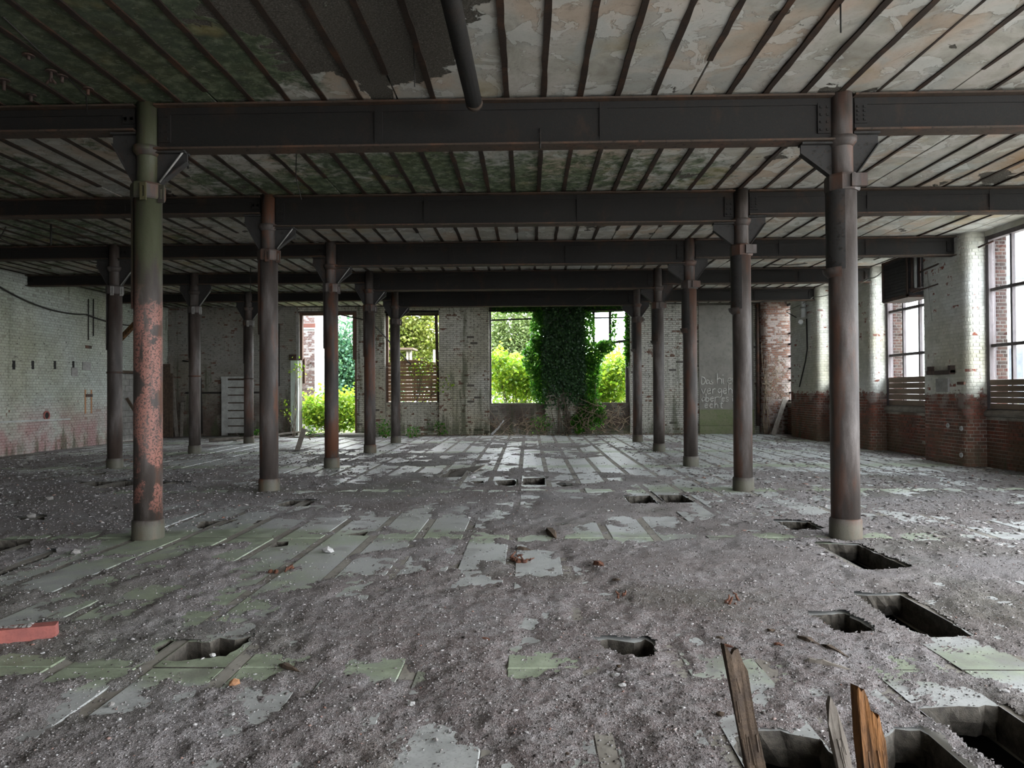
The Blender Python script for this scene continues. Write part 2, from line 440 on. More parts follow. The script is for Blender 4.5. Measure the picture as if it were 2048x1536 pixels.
def mat_slab():
    g = G('worn_concrete_slab')
    x, y, z = g.xyz()
    r = g.objrand()
    n1 = g.noise(0.8, 5, 0.6); n2 = g.noise(5, 6, 0.65); n3 = g.noise(70, 3, 0.6)
    col = g.ramp(n2, [(0.3, (0.32, 0.33, 0.325)), (0.5, (0.43, 0.445, 0.44)), (0.7, (0.54, 0.555, 0.55))])
    col = g.mix(g.ma('MULTIPLY', r, 0.35), col, (0.22, 0.22, 0.21))
    # algae: cross lines on the columns, daylight side and the far end
    gn = g.ma('ADD', g.ma('MULTIPLY', g.noise(0.45, 4), 0.7), g.ma('MULTIPLY', n2, 0.35))
    band = 0.0
    for Y in ROWS + [4.25]:
        b = g.step(g.ma('ABSOLUTE', g.ma('SUBTRACT', y, Y + 0.05)), 0.55, 0.1, 0.0, 0.20)
        band = g.ma('ADD', band, b) if band != 0.0 else b
    gn = g.ma('ADD', gn, band)
    lf = blob(g, g.pos(), -3.6, 6.2, 0, 3.2, 3.6, 2)
    gn = g.ma('ADD', gn, g.ma('MULTIPLY', lf, 0.12))
    alg = g.step(gn, 0.56, 0.74)
    gcol = g.ramp(n2, [(0.3, (0.13, 0.165, 0.085)), (0.6, (0.29, 0.345, 0.225)), (0.8, (0.42, 0.47, 0.35))])
    col = g.mix(g.ma('MULTIPLY', alg, 0.8), col, gcol)
    col = g.mix(g.ma('MULTIPLY', g.step(n3, 0.52, 0.7), 0.35), col, (0.10, 0.09, 0.085))
    col = g.mix(g.ma('MULTIPLY', g.step(g.noise(2.2, 6, v=g.map(loc=(9, 9, 9))), 0.55, 0.68), 0.5), col, (0.15, 0.135, 0.13))
    return g.finish(col, g.ramp(n2, [(0.3, 0.34), (0.7, 0.62)]), g.bump(g.ma('ADD', n2, g.ma('MULTIPLY', n3, 0.5)), 0.25, 0.006), spec=0.5)

def mat_dirt():
    g = G('crumbled_dirt')
    n1 = g.noise(0.7, 5, 0.6); n2 = g.noise(9, 6, 0.7); n3 = g.noise(55, 4, 0.75); n4 = g.voro(120)
    x, y, z = g.xyz()
    col = g.ramp(n1, [(0.3, (0.22, 0.19, 0.18)), (0.5, (0.30, 0.275, 0.27)), (0.7, (0.36, 0.345, 0.35))])
    red = g.ma('MULTIPLY', blob(g, g.pos(), 0.4, 4.6, 0, 3.0, 4.0, 2), g.step(n2, 0.4, 0.6))
    col = g.mix(g.ma('MULTIPLY', red, 0.35), col, (0.15, 0.085, 0.075))
    col = g.mix(g.ma('MULTIPLY', g.step(n2, 0.48, 0.72), 0.5), col, (0.14, 0.12, 0.115))
    col = g.mix(g.ma('MULTIPLY', g.step(n3, 0.52, 0.68), 0.75), col, (0.52, 0.50, 0.50))
    col = g.mix(g.ma('MULTIPLY', g.step(n3, 0.46, 0.32), 0.75), col, (0.07, 0.06, 0.058))
    gz = g.step(g.noise(0.5, 3, v=g.map(loc=(2, 8, 1))), 0.52, 0.66)
    col = g.mix(g.ma('MULTIPLY', gz, 0.35), col, (0.12, 0.13, 0.085))
    h = g.ma('ADD', g.ma('MULTIPLY', n3, 1.0), g.ma('ADD', g.ma('MULTIPLY', n4, 0.3), n2))
    return g.finish(col, 0.95, g.bump(h, 1.0, 0.03), spec=0.1)

def mat_chips():
    g = G('loose_chippings')
    r = g.island()
    col = g.ramp(r, [(0.0, (0.05, 0.042, 0.04)), (0.3, (0.13, 0.115, 0.11)), (0.55, (0.24, 0.225, 0.22)), (0.85, (0.30, 0.285, 0.28)), (0.96, (0.40, 0.395, 0.39)), (1.0, (0.20, 0.09, 0.06))])
    return g.finish(col, 0.9, spec=0.15)

def mat_simple(name, a, b, sc=6.0, rough=0.85, stretch=(1, 1, 1), bs=0.3, spec=0.25, use='pos', metal=0.0):
    g = G(name)
    v = g.map(scale=stretch, v=(g.n('TexCoord').outputs['Object'] if use == 'obj' else None))
    n = g.noise(sc, 6, 0.65, v=v); n2 = g.noise(sc * 7, 3, v=v)
    col = g.mix(g.step(n, 0.33, 0.67), a, b)
    col = g.mix(g.ma('MULTIPLY', g.step(n2, 0.5, 0.7), 0.4), col, tuple(c * 0.5 for c in a))
    return g.finish(col, rough, g.bump(g.ma('ADD', n, g.ma('MULTIPLY', n2, 0.5)), bs, 0.01), spec=spec, metal=metal)

def mat_leaf(name, stops, trans=0.45):
    g = G(name)
    col = g.ramp(g.island(), stops)
    p = g.n('BsdfPrincipled', {'Base Color': col, 'Roughness': 0.45, 'Specular IOR Level': 0.35})
    tcol = g.mix(0.5, col, g.mix(1.0, col, (1.0, 1.0, 0.35), 'MULTIPLY'))
    t = g.n('BsdfTranslucent', {'Color': tcol})
    mx = g.n('MixShader', {0: trans, 1: p.outputs[0], 2: t.outputs[0]})
    g.t.links.new(mx.outputs[0], g.out.inputs['Surface'])
    return g.m

def mat_glass():
    g = G('dusty_window_glass')
    tr = g.n('BsdfTransparent', {'Color': (0.93, 0.95, 0.95)})
    gl = g.n('BsdfGlossy', {'Color': (1, 1, 1), 'Roughness': 0.03})
    mx = g.n('MixShader', {0: 0.05, 1: tr.outputs[0], 2: gl.outputs[0]})
    g.t.links.new(mx.outputs[0], g.out.inputs['Surface'])
    return g.m

MT = {}
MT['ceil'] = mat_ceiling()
MT['joist'] = mat_rust('rusted_joist_flange', (0.026, 0.018, 0.013), (0.060, 0.030, 0.017), 0.5)
MT['girder'] = mat_rust('dark_girder_steel', (0.013, 0.012, 0.011), (0.028, 0.018, 0.012), 0.30)
MT['girder_rust'] = mat_rust('rusty_flange_steel', (0.050, 0.036, 0.027), (0.085, 0.045, 0.028), 0.5)
MT['col_l'] = mat_column('peeling_pink_column_paint', True)
MT['col_r'] = mat_column('grey_column_paint', False, 0.55)
MT['col_m'] = mat_column('rust_streaked_column_paint', False, 0.95)
MT['col_d'] = mat_column('dark_slate_column_paint', False, 0.12)
MT['gusset'] = mat_rust('gusset_steel', (0.030, 0.029, 0.028), (0.055, 0.034, 0.024), 0.3)
RED_A, RED_B = (0.225, 0.072, 0.048), (0.095, 0.052, 0.042)
MT['br_right'] = mat_brick('limewashed_red_brick', (0.62, 0.61, 0.56), (0.50, 0.49, 0.42), RED_A, RED_B, zline=1.55, flake=0.40, mould=0.05)
MT['br_right_o'] = mat_brick('limewashed_red_brick_piece', (0.62, 0.61, 0.56), (0.50, 0.49, 0.42), RED_A, RED_B, zline=1.55, flake=0.40, mould=0.05, random_='object')
MT['mo_right'] = mat_brick('limewashed_mortar', (0.58, 0.57, 0.52), (0.46, 0.45, 0.39), RED_A, RED_B, zline=1.55, flake=0.30, mould=0.05, mortar=True)
MT['br_back'] = mat_brick('grimy_limewashed_brick', (0.56, 0.53, 0.45), (0.43, 0.405, 0.33), (0.16, 0.085, 0.06), (0.10, 0.06, 0.045), flake=0.42, mould=0.66, pitted=0.8)
MT['br_back_o'] = mat_brick('grimy_limewashed_brick_piece', (0.56, 0.53, 0.45), (0.43, 0.405, 0.33), (0.16, 0.085, 0.06), (0.10, 0.06, 0.045), flake=0.42, mould=0.66, random_='object', pitted=0.8)
MT['mo_back'] = mat_brick('grimy_mortar', (0.11, 0.10, 0.085), (0.07, 0.064, 0.052), RED_A, RED_B, flake=0.40, mould=0.6, mortar=True)
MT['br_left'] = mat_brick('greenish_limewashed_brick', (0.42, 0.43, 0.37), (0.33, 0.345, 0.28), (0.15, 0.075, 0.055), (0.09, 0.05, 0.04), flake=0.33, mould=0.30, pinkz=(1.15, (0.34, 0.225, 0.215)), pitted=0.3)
MT['br_left_o'] = mat_brick('greenish_limewashed_brick_piece', (0.42, 0.43, 0.37), (0.33, 0.345, 0.28), (0.15, 0.075, 0.055), (0.09, 0.05, 0.04), flake=0.33, mould=0.30, pinkz=(1.15, (0.34, 0.225, 0.215)), random_='object', pitted=0.3)
MT['mo_left'] = mat_brick('greenish_mortar', (0.30, 0.30, 0.25), (0.22, 0.22, 0.18), RED_A, RED_B, flake=0.33, mould=0.35, mortar=True, pinkz=(1.25, (0.24, 0.12, 0.11)))
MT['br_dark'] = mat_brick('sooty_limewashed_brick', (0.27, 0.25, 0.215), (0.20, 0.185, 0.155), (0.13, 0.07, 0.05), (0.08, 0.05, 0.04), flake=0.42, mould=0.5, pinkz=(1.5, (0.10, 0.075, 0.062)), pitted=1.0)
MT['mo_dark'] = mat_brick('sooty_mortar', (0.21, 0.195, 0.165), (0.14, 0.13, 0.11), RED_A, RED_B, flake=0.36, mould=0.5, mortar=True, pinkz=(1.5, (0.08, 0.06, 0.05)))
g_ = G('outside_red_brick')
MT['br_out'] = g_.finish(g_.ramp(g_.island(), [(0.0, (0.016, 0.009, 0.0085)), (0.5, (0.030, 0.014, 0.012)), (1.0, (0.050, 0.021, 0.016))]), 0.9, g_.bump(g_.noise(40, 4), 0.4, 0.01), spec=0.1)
MT['mo_out'] = mat_simple('outside_mortar', (0.20, 0.19, 0.18), (0.16, 0.15, 0.145), 20)
MT['br_tower'] = mat_brick('pale_weathered_brick', (0.135, 0.120, 0.118), (0.105, 0.088, 0.085), (0.062, 0.036, 0.032), (0.045, 0.029, 0.028), flake=0.60, mould=0.1)
MT['concrete'] = mat_simple('grey_cement_render', (0.235, 0.22, 0.195), (0.18, 0.17, 0.15), 1.4)
MT['concrete_green'] = mat_simple('algae_stained_render', (0.15, 0.18, 0.085), (0.20, 0.20, 0.13), 2.0)
MT['chalk'] = mat_simple('white_chalk', (0.62, 0.61, 0.57), (0.50, 0.49, 0.45), 30)
MT['slab'] = mat_slab()
MT['strip'] = mat_simple('floor_joist_top', (0.20, 0.18, 0.155), (0.30, 0.285, 0.25), 3.0, stretch=(1, 0.5, 1))
MT['dirt'] = mat_dirt()
MT['chips'] = mat_chips()
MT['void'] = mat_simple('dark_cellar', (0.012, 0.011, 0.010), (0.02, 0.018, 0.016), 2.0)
MT['rim'] = mat_simple('broken_concrete_edge', (0.10, 0.09, 0.075), (0.045, 0.04, 0.034), 22, bs=0.9)
MT['frame'] = mat_simple('weathered_window_frame', (0.135, 0.12, 0.125), (0.085, 0.072, 0.072), 4, stretch=(1, 1, 0.2))
MT['frame_brown'] = mat_simple('brown_window_frame', (0.15, 0.085, 0.06), (0.09, 0.055, 0.042), 4, stretch=(1, 1, 0.2))
MT['glass'] = mat_glass()
MT['plank'] = mat_simple('weathered_plank', (0.24, 0.185, 0.145), (0.17, 0.13, 0.10), 4, stretch=(1, 0.12, 1), spec=0.1)
MT['plank_b'] = mat_simple('brown_slat_wood', (0.34, 0.20, 0.115), (0.22, 0.13, 0.08), 4, stretch=(0.12, 1, 1))
MT['greywood'] = mat_simple('grey_driftwood', (0.24, 0.215, 0.185), (0.15, 0.13, 0.11), 8)
MT['darkwood'] = mat_simple('dark_rotten_wood', (0.055, 0.040, 0.030), (0.10, 0.070, 0.048), 14, bs=0.7)
MT['rotwood'] = mat_simple('split_orange_wood', (0.030, 0.017, 0.010), (0.20, 0.090, 0.030), 16, stretch=(1, 1, 0.15), bs=0.9)
MT['whitewood'] = mat_simple('flaking_white_painted_wood', (0.42, 0.42, 0.40), (0.30, 0.30, 0.28), 5)
MT['jamb_white'] = mat_simple('pale_green_jamb_paint', (0.62, 0.68, 0.63), (0.52, 0.58, 0.53), 3)
MT['sill'] = mat_simple('cement_sill', (0.20, 0.18, 0.155), (0.14, 0.125, 0.105), 5)
MT['black'] = mat_simple('black_sheet_metal', (0.016, 0.015, 0.016), (0.028, 0.025, 0.026), 5, rough=0.6)
MT['iron'] = mat_rust('rusty_ironwork', (0.045, 0.032, 0.027), (0.12, 0.055, 0.035), 0.5)
MT['wire'] = mat_simple('black_cable', (0.018, 0.016, 0.014), (0.035, 0.03, 0.026), 5, rough=0.6)
MT['palewire'] = mat_simple('pale_cable', (0.32, 0.32, 0.28), (0.22, 0.22, 0.19), 5)
MT['pvc'] = mat_simple('white_plastic_pipe', (0.60, 0.61, 0.60), (0.48, 0.49, 0.48), 5, rough=0.45)
MT['redpaint'] = mat_simple('faded_red_paint', (0.33, 0.11, 0.09), (0.24, 0.085, 0.075), 10)
MT['greypaint'] = mat_simple('lichen_grey_paint', (0.30, 0.29, 0.27), (0.20, 0.19, 0.18), 8)
MT['fragment'] = mat_simple('plaster_fragment', (0.46, 0.455, 0.45), (0.33, 0.325, 0.32), 20, use='obj')
MT['stone'] = mat_simple('grey_stone', (0.26, 0.25, 0.235), (0.17, 0.16, 0.15), 20, use='obj')
MT['orange'] = mat_simple('orange_brick_crumb', (0.38, 0.19, 0.09), (0.30, 0.16, 0.09), 20, use='obj')
MT['rustlump'] = mat_simple('rust_flake', (0.14, 0.06, 0.035), (0.075, 0.035, 0.025), 30, use='obj', bs=0.9)
MT['bark'] = mat_simple('brown_bark', (0.10, 0.08, 0.06), (0.16, 0.13, 0.10), 8)
MT['twig'] = mat_simple('dry_twigs', (0.26, 0.20, 0.14), (0.17, 0.13, 0.09), 12)
MT['ivy'] = mat_leaf('ivy_leaf', [(0.0, (0.0124, 0.0346, 0.0124)), (0.5, (0.0272, 0.0742, 0.0248)), (1.0, (0.0558, 0.1300, 0.0371))], 0.35)
MT['lime'] = mat_leaf('lime_leaf', [(0.0, (0.1046, 0.2365, 0.0209)), (0.5, (0.2228, 0.3619, 0.0350)), (1.0, (0.4177, 0.5011, 0.0697))], 0.5)
MT['green'] = mat_leaf('bright_green_leaf', [(0.0, (0.0242, 0.1137, 0.0135)), (0.5, (0.0602, 0.2138, 0.0213)), (1.0, (0.1469, 0.3343, 0.0402))], 0.5)
MT['teal'] = mat_leaf('blue_green_leaf', [(0.0, (0.0290, 0.0866, 0.0578)), (0.5, (0.0536, 0.1362, 0.0826)), (1.0, (0.0990, 0.1980, 0.0990))], 0.4)
MT['willow'] = mat_leaf('willow_leaf', [(0.0, (0.0753, 0.1159, 0.0348)), (0.5, (0.1159, 0.1681, 0.0580)), (1.0, (0.1739, 0.2203, 0.0986))], 0.5)
MT['yellow'] = mat_leaf('yellow_green_leaf', [(0.0, (0.0766, 0.1085, 0.0159)), (0.5, (0.1404, 0.1723, 0.0319)), (1.0, (0.2042, 0.2105, 0.0638))], 0.5)
MT['grass'] = mat_simple('rough_grass', (0.075, 0.11, 0.030), (0.13, 0.15, 0.055), 1.5)
MT['white_wall'] = mat_simple('white_house_render', (0.30, 0.31, 0.31), (0.27, 0.28, 0.28), 1.5)
MT['roof'] = mat_simple('slate_roof', (0.10, 0.11, 0.125), (0.07, 0.075, 0.085), 4)
MT['redroof'] = mat_simple('red_roof', (0.075, 0.026, 0.018), (0.055, 0.022, 0.016), 4)
MT['pinkcut'] = mat_simple('red_rust_run', (0.34, 0.12, 0.10), (0.26, 0.10, 0.085), 5)

MT['yard'] = mat_simple('pale_bounce_yard', (0.46, 0.44, 0.40), (0.36, 0.35, 0.32), 1.2)  # light ground added outside to bounce daylight up to the ceiling
# ------------------------------------------------------------------ large structure
def proj_size(p, size):
    d = Vector(p) - Vector((0, 0, EYE))
    zc = d.dot(_fw)
    if zc < 0.3: return 0.0
    u = 1024 + F_PX * d.dot(_r2) / zc; v = 768 - F_PX * d.dot(_u2) / zc
    if u < -60 or u > 2108 or v < -60 or v > 1596: return 0.0
    return size * F_PX / zc

def pieces(name, lst, material, parent, stuff_name, limit=300):
    """lst: (score, mesh builder); the largest become single parts, the rest one part"""
    lst = sorted(lst, key=lambda t: -t[0])
    for sc_, mb in lst[:limit]:
        mb.build(name, material, parent)
    rest = MB()
    for sc_, mb in lst[limit:]:
        o = len(rest.v); rest.v += mb.v; rest.f += [tuple(i + o for i in f) for f in mb.f]; rest.sm += mb.sm
    if rest.v:
        o = rest.build(stuff_name, material, parent); o['kind'] = 'stuff'

# ---- brickwork laid on a path (arc length u, height z, d proud of the face)
class Path:
    def __init__(s, pts):
        s.p = [Vector((a, b)) for a, b in pts]
        s.c = [0.0]
        for a, b in zip(s.p, s.p[1:]): s.c.append(s.c[-1] + (b - a).length)
        s.L = s.c[-1]
    def __call__(s, u, z, d):
        u = min(max(u, 0), s.L - 1e-6)
        i = 0
        while s.c[i + 1] < u: i += 1
        a, b = s.p[i], s.p[i + 1]; t = (b - a).normalized()
        q = a + t * (u - s.c[i])
        # soften the normal at rounded corners
        n = Vector((t.y, -t.x))
        return Vector((q.x + n.x * d, q.y + n.y * d, z))

def round_path(pts, r, corner_n=5):
    out = [Vector(pts[0])]
    for a, b, c in zip(pts, pts[1:], pts[2:]):
        a, b, c = Vector(a), Vector(b), Vector(c)
        d1 = (a - b).normalized(); d2 = (c - b).normalized()
        p1 = b + d1 * r; p2 = b + d2 * r; o = p1 + d2 * r
        for k in range(corner_n + 1):
            t = k / corner_n * math.pi / 2
            out.append(o + (p1 - o) * math.cos(t) + (p2 - o) * math.sin(t))
    out.append(Vector(pts[-1]))
    return [(p.x, p.y) for p in out]

def brick_geo(mb, P, u0, u1, z0, z1, pr, n):
    us = [u0 + (u1 - u0) * k / n for k in range(n + 1)]
    c = 0.006
    ring = []
    for k, u in enumerate(us):
        ui = u + (c if k == 0 else (-c if k == n else 0))
        ring.append([P(u, z0, -0.004), P(u, z0, pr - c), P(ui, z0 + c, pr), P(ui, z1 - c, pr), P(u, z1, pr - c), P(u, z1, -0.004)])
    vs_ = [q for r_ in ring for q in r_]
    fs = []
    for k in range(n):
        a, b = k * 6, (k + 1) * 6
        for j in range(5): fs.append((a + j, b + j, b + j + 1, a + j + 1))
    fs.append((0, 1, 2, 3)); fs.append((0, 3, 4, 5))
    e = n * 6
    fs.append((e + 3, e + 2, e + 1, e)); fs.append((e + 5, e + 4, e + 3, e))
    mb.add(vs_, fs)

def lay(P, rects, bond='cross', seed=1, pr=(0.004, 0.012), missing=0.0):
    rg = random.Random(seed)
    out = []
    for (u0, u1, zl, zh) in rects:
        k0 = int(math.ceil((zl - 0.012) / 0.077)); k1 = int(math.floor((zh + 0.012) / 0.077))
        for k in range(k0, k1):
            z0 = k * 0.077 + 0.006; z1 = z0 + 0.065
            head = (bond == 'cross' and k % 2 == 1)
            pitch = 0.13 if head else 0.26
            off = (0.065 if head else (0.0 if (k // 2) % 2 == 0 else 0.13)) if bond == 'cross' else (0.13 if k % 2 else 0.0)
            u = math.floor((u0 - off) / pitch) * pitch + off
            while u < u1:
                a, b = max(u + 0.005, u0), min(u + pitch - 0.005, u1)
                if b - a > 0.03 and rg.random() >= missing:
                    out.append((a, b, z0, z1, rg.uniform(*pr)))
                u += pitch
    return out

def brick_parts(P, bl, mat, mat_o, parent, limit, straight=True, flat=None):
    """build the bricks: the ones that show largest as single parts, the rest as one part"""
    sc_ = []
    for b in bl:
        c = P((b[0] + b[1]) / 2, (b[2] + b[3]) / 2, 0)
        sc_.append((proj_size(c, 1.0) * (1.0 if b[1] - b[0] > 0.2 else 0.7), b))
    sc_.sort(key=lambda t: -t[0])
    cache = {}
    done = set()
    cnt = 0
    for s_, b in sc_:
        if cnt >= limit or s_ <= 0: break
        w = b[1] - b[0]
        if abs(w - 0.25) > 1e-3 and abs(w - 0.12) > 1e-3: continue
        if flat is not None and not flat(b): continue
        um = (b[0] + b[1]) / 2; zm = (b[2] + b[3]) / 2
        nrm = (P(um, zm, 1) - P(um, zm, 0))
        prq = round(b[4] / 0.004) * 0.004
        key = (round(w, 3), round(nrm.x, 2), round(nrm.y, 2), prq)
        o0 = P(um, zm, 0)
        if key not in cache:
            mb = MB()
            brick_geo(mb, lambda u, z, d: P(u, z, d) - o0, b[0], b[1], b[2], b[3], prq, 1)
            me = mb.mesh('brick'); me.materials.append(mat_o); cache[key] = me
        o = obj('brick', cache[key], None, parent); o.location = o0
        done.add(b); cnt += 1
    mb = MB()
    for s_, b in sc_:
        if b in done: continue
        n = 1
        if flat is not None and not flat(b): n = 4
        brick_geo(mb, P, b[0], b[1], b[2], b[3], b[4], n)
    o = mb.build('brickwork', mat, parent); o['kind'] = 'stuff'

# ================================================================== floor
STRIP0, PITCH_F, STRIP_W = 0.35, 0.535, 0.088
floor = empty('floor'); floor['kind'] = 'structure'
HOLES_PX = [
    [(308, 1318), (315, 1292), (340, 1279), (380, 1283), (420, 1284), (440, 1275), (470, 1279), (512, 1268), (480, 1295), (452, 1312), (400, 1316), (350, 1322)],
    [(1190, 1280), (1215, 1277), (1268, 1284), (1290, 1277), (1309, 1291), (1314, 1305), (1298, 1315), (1250, 1312), (1215, 1300)],
    [(1630, 1086), (1715, 1089), (1820, 1135), (1760, 1140), (1716, 1136)],
    [(1708, 1190), (1812, 1190), (1946, 1272), (1862, 1274), (1800, 1252), (1768, 1232), (1738, 1210)],
    [(1618, 1230), (1690, 1227), (1742, 1256), (1743, 1268), (1700, 1270), (1662, 1259), (1640, 1240)],
    [(1552, 1043), (1615, 1044), (1645, 1060), (1590, 1062)],
    [(1247, 992), (1300, 990), (1316, 1007), (1262, 1008)],
    [(1316, 990), (1365, 990), (1390, 1005), (1330, 1006)],
    [(875, 951), (893, 946), (900, 938), (941, 936), (928, 953), (880, 955)],
    [(941, 962), (966, 961), (968, 965), (950, 967)],
    [(990, 961), (1028, 959), (1036, 966), (1028, 971), (998, 972)],
    [(1046, 957), (1090, 955), (1091, 970), (1044, 970)],
    [(1112, 967), (1147, 970), (1125, 973)],
    [(555, 1009), (580, 1002), (635, 1001), (615, 1012), (560, 1013)],
    [(392, 1053), (402, 1043), (450, 1041), (481, 1038), (440, 1053), (398, 1057)],
    [(505, 1049), (515, 1041), (544, 1039), (530, 1048)],
    [(518, 1091), (530, 1083), (578, 1082), (575, 1090), (545, 1094)],
    [(688, 1069), (737, 1062), (728, 1071)],
    [(1468, 1474), (1500, 1461), (1560, 1461), (1620, 1475), (1645, 1480), (1720, 1610), (1500, 1610)],
    [(1765, 1475), (1790, 1456), (1840, 1459), (1880, 1478), (2010, 1600), (1800, 1600)],
    [(1836, 1416), (1900, 1412), (2010, 1410), (2150, 1500), (2190, 1580), (2030, 1560)],
    [(-60, 1100), (0, 1080), (72, 1076), (45, 1096), (0, 1106), (-50, 1122)],
    [(-30, 1158), (45, 1122), (112, 1100), (90, 1117), (40, 1134), (0, 1152)],
    [(147, 964), (260, 962), (385, 965), (300, 971), (205, 977)],
    [(175, 949), (215, 943), (205, 951)],
    [(30, 1036), (92, 1032), (85, 1042), (40, 1042)],
]
rg_h = random.Random(5)
holes = []
for hp in HOLES_PX:
    pts = [fl(*p).xy for p in hp]
    out = []
    for a, b in zip(pts, pts[1:] + pts[:1]):
        n = max(1, int((b - a).length / 0.045))
        for k in range(n):
            q = a.lerp(b, k / n)
            if k: q += Vector((rg_h.uniform(-.014, .014), rg_h.uniform(-.014, .014)))
            out.append(q)
    holes.append(out)
def in_poly(p, poly):
    x, y = p[0], p[1]; c = False
    j = len(poly) - 1
    for i in range(len(poly)):
        xi, yi = poly[i][0], poly[i][1]; xj, yj = poly[j][0], poly[j][1]
        if (yi > y) != (yj > y) and x < (xj - xi) * (y - yi) / (yj - yi + 1e-12) + xi: c = not c
        j = i
    return c
def clip_poly(poly, x0, x1, y0, y1):
    def cl(ps, f, inter):
        o = []
        for i in range(len(ps)):
            a, b = ps[i - 1], ps[i]
            fa, fb = f(a), f(b)
            if fb:
                if not fa: o.append(inter(a, b))
                o.append(b)
            elif fa: o.append(inter(a, b))
        return o
    def ix(X): return lambda a, b: Vector((X, a.y + (b.y - a.y) * (X - a.x) / (b.x - a.x)))
    def iy(Y): return lambda a, b: Vector((a.x + (b.x - a.x) * (Y - a.y) / (b.y - a.y), Y))
    p = cl(poly, lambda q: q.x >= x0, ix(x0))
    if p: p = cl(p, lambda q: q.x <= x1, ix(x1))
    if p: p = cl(p, lambda q: q.y >= y0, iy(y0))
    if p: p = cl(p, lambda q: q.y <= y1, iy(y1))
    o = []
    for q in p:
        if not o or (q - o[-1]).length > 0.004: o.append(q)
    if len(o) > 1 and (o[0] - o[-1]).length < 0.004: o.pop()
    return o
TH = 0.17
def slab_with_holes(x0, x1, y0, y1, hs, z):
    vs2 = [Vector((x0, y0)), Vector((x1, y0)), Vector((x1, y1)), Vector((x0, y1))]
    ed = [(0, 1), (1, 2), (2, 3), (3, 0)]
    for h in hs:
        o = len(vs2); vs2 += h; ed += [(o + i, o + (i + 1) % len(h)) for i in range(len(h))]
    v_, e_, f_, *_r_ = delaunay_2d_cdt(vs2, ed, [], 0, 1e-5)
    mb = MB()
    keep = []
    for f in f_:
        c = sum((v_[i] for i in f), Vector((0, 0))) / 3
        if not any(in_poly(c, h) for h in hs): keep.append(f)
    mb.add([(q.x, q.y, z) for q in v_], keep)
    ntop = len(keep)
    mb.add([(x0, y0, z), (x1, y0, z), (x1, y1, z), (x0, y1, z), (x0, y0, z - TH), (x1, y0, z - TH), (x1, y1, z - TH), (x0, y1, z - TH)],
           [(0, 1, 5, 4), (1, 2, 6, 5), (2, 3, 7, 6), (3, 0, 4, 7)])
    for h in hs:
        n = len(h); c = sum(h, Vector((0, 0))) / n
        a = [(q.x, q.y, z) for q in h]
        m1 = [(q.x + (c.x - q.x) * rg_h.uniform(-.02, .10), q.y + (c.y - q.y) * rg_h.uniform(-.02, .10), z - TH * 0.45) for q in h]
        b = [(q.x + (c.x - q.x) * rg_h.uniform(-.12, .05), q.y + (c.y - q.y) * rg_h.uniform(-.12, .05), z - TH) for q in h]
        mb.add(a + m1 + b, [(i, (i + 1) % n, n + (i + 1) % n, n + i) for i in range(n)] + [(n + i, n + (i + 1) % n, 2 * n + (i + 1) % n, 2 * n + i) for i in range(n)])
    me = mb.mesh('concrete_slab')
    me.materials.append(MT['slab']); me.materials.append(MT['rim'])
    for i, p in enumerate(me.polygons):
        if i >= ntop: p.material_index = 1
    return me
edges_y = [0.467, 4.25] + ROWS + [WALL_B]
k_lo = int(math.floor((WALL_L - STRIP0) / PITCH_F)); k_hi = int(math.ceil((WALL_R - STRIP0) / PITCH_F))
slabs = []
for r_i in range(len(edges_y) - 1):
    for k in range(k_lo, k_hi):
        x0 = max(STRIP0 + k * PITCH_F + STRIP_W / 2 + 0.004, WALL_L); x1 = min(STRIP0 + (k + 1) * PITCH_F - STRIP_W / 2 - 0.004, WALL_R)
        if x1 - x0 < 0.05: continue
        y0, y1 = edges_y[r_i] + 0.005, edges_y[r_i + 1] - 0.005
        hs = []
        for h in holes:
            c = clip_poly(h, x0 + 0.004, x1 - 0.004, y0 + 0.004, y1 - 0.004)
            if len(c) >= 3:
                ar = abs(sum(a.x * b.y - b.x * a.y for a, b in zip(c, c[1:] + c[:1]))) / 2
                if ar > 0.004: hs.append(c)
        sc_ = max(proj_size(((x0 + x1) / 2, y0 + (y1 - y0) * t, 0), 1.0) for t in (0.1, 0.5, 0.9))
        slabs.append((sc_ + (1000 if hs else 0), x0, x1, y0, y1, hs))
slabs.sort(key=lambda t: -t[0])
box_cache = {}
rest = MB()
for i, (sc_, x0, x1, y0, y1, hs) in enumerate(slabs):
    z = rnd.uniform(-0.006, 0.003)
    if hs:
        obj('concrete_slab', slab_with_holes(x0, x1, y0, y1, hs, z), None, floor)
    elif i < 300:
        key = (round(x1 - x0, 3), round(y1 - y0, 3))
        if key not in box_cache:
            w, l = x1 - x0, y1 - y0; c = 0.006
            mb = MB()
            mb.add([(0, 0, -TH), (w, 0, -TH), (w, l, -TH), (0, l, -TH), (0, 0, -c), (w, 0, -c), (w, l, -c), (0, l, -c), (c, c, 0), (w - c, c, 0), (w - c, l - c, 0), (c, l - c, 0)],
                   [(0, 1, 5, 4), (1, 2, 6, 5), (2, 3, 7, 6), (3, 0, 4, 7), (4, 5, 9, 8), (5, 6, 10, 9), (6, 7, 11, 10), (7, 4, 8, 11), (8, 9, 10, 11), (3, 2, 1, 0)])
            me = mb.mesh('concrete_slab'); me.materials.append(MT['slab']); box_cache[key] = me
        o = obj('concrete_slab', box_cache[key], None, floor); o.location = (x0, y0, z)
    else:
        rest.box(x0, x1, y0, y1, -TH, z)
if rest.v:
    o = rest.build('slab_field', MT['slab'], floor); o['kind'] = 'stuff'
MB().box(WALL_L, WALL_R, REAR, 0.46, -TH, -0.002).build('screed', MT['slab'], floor)
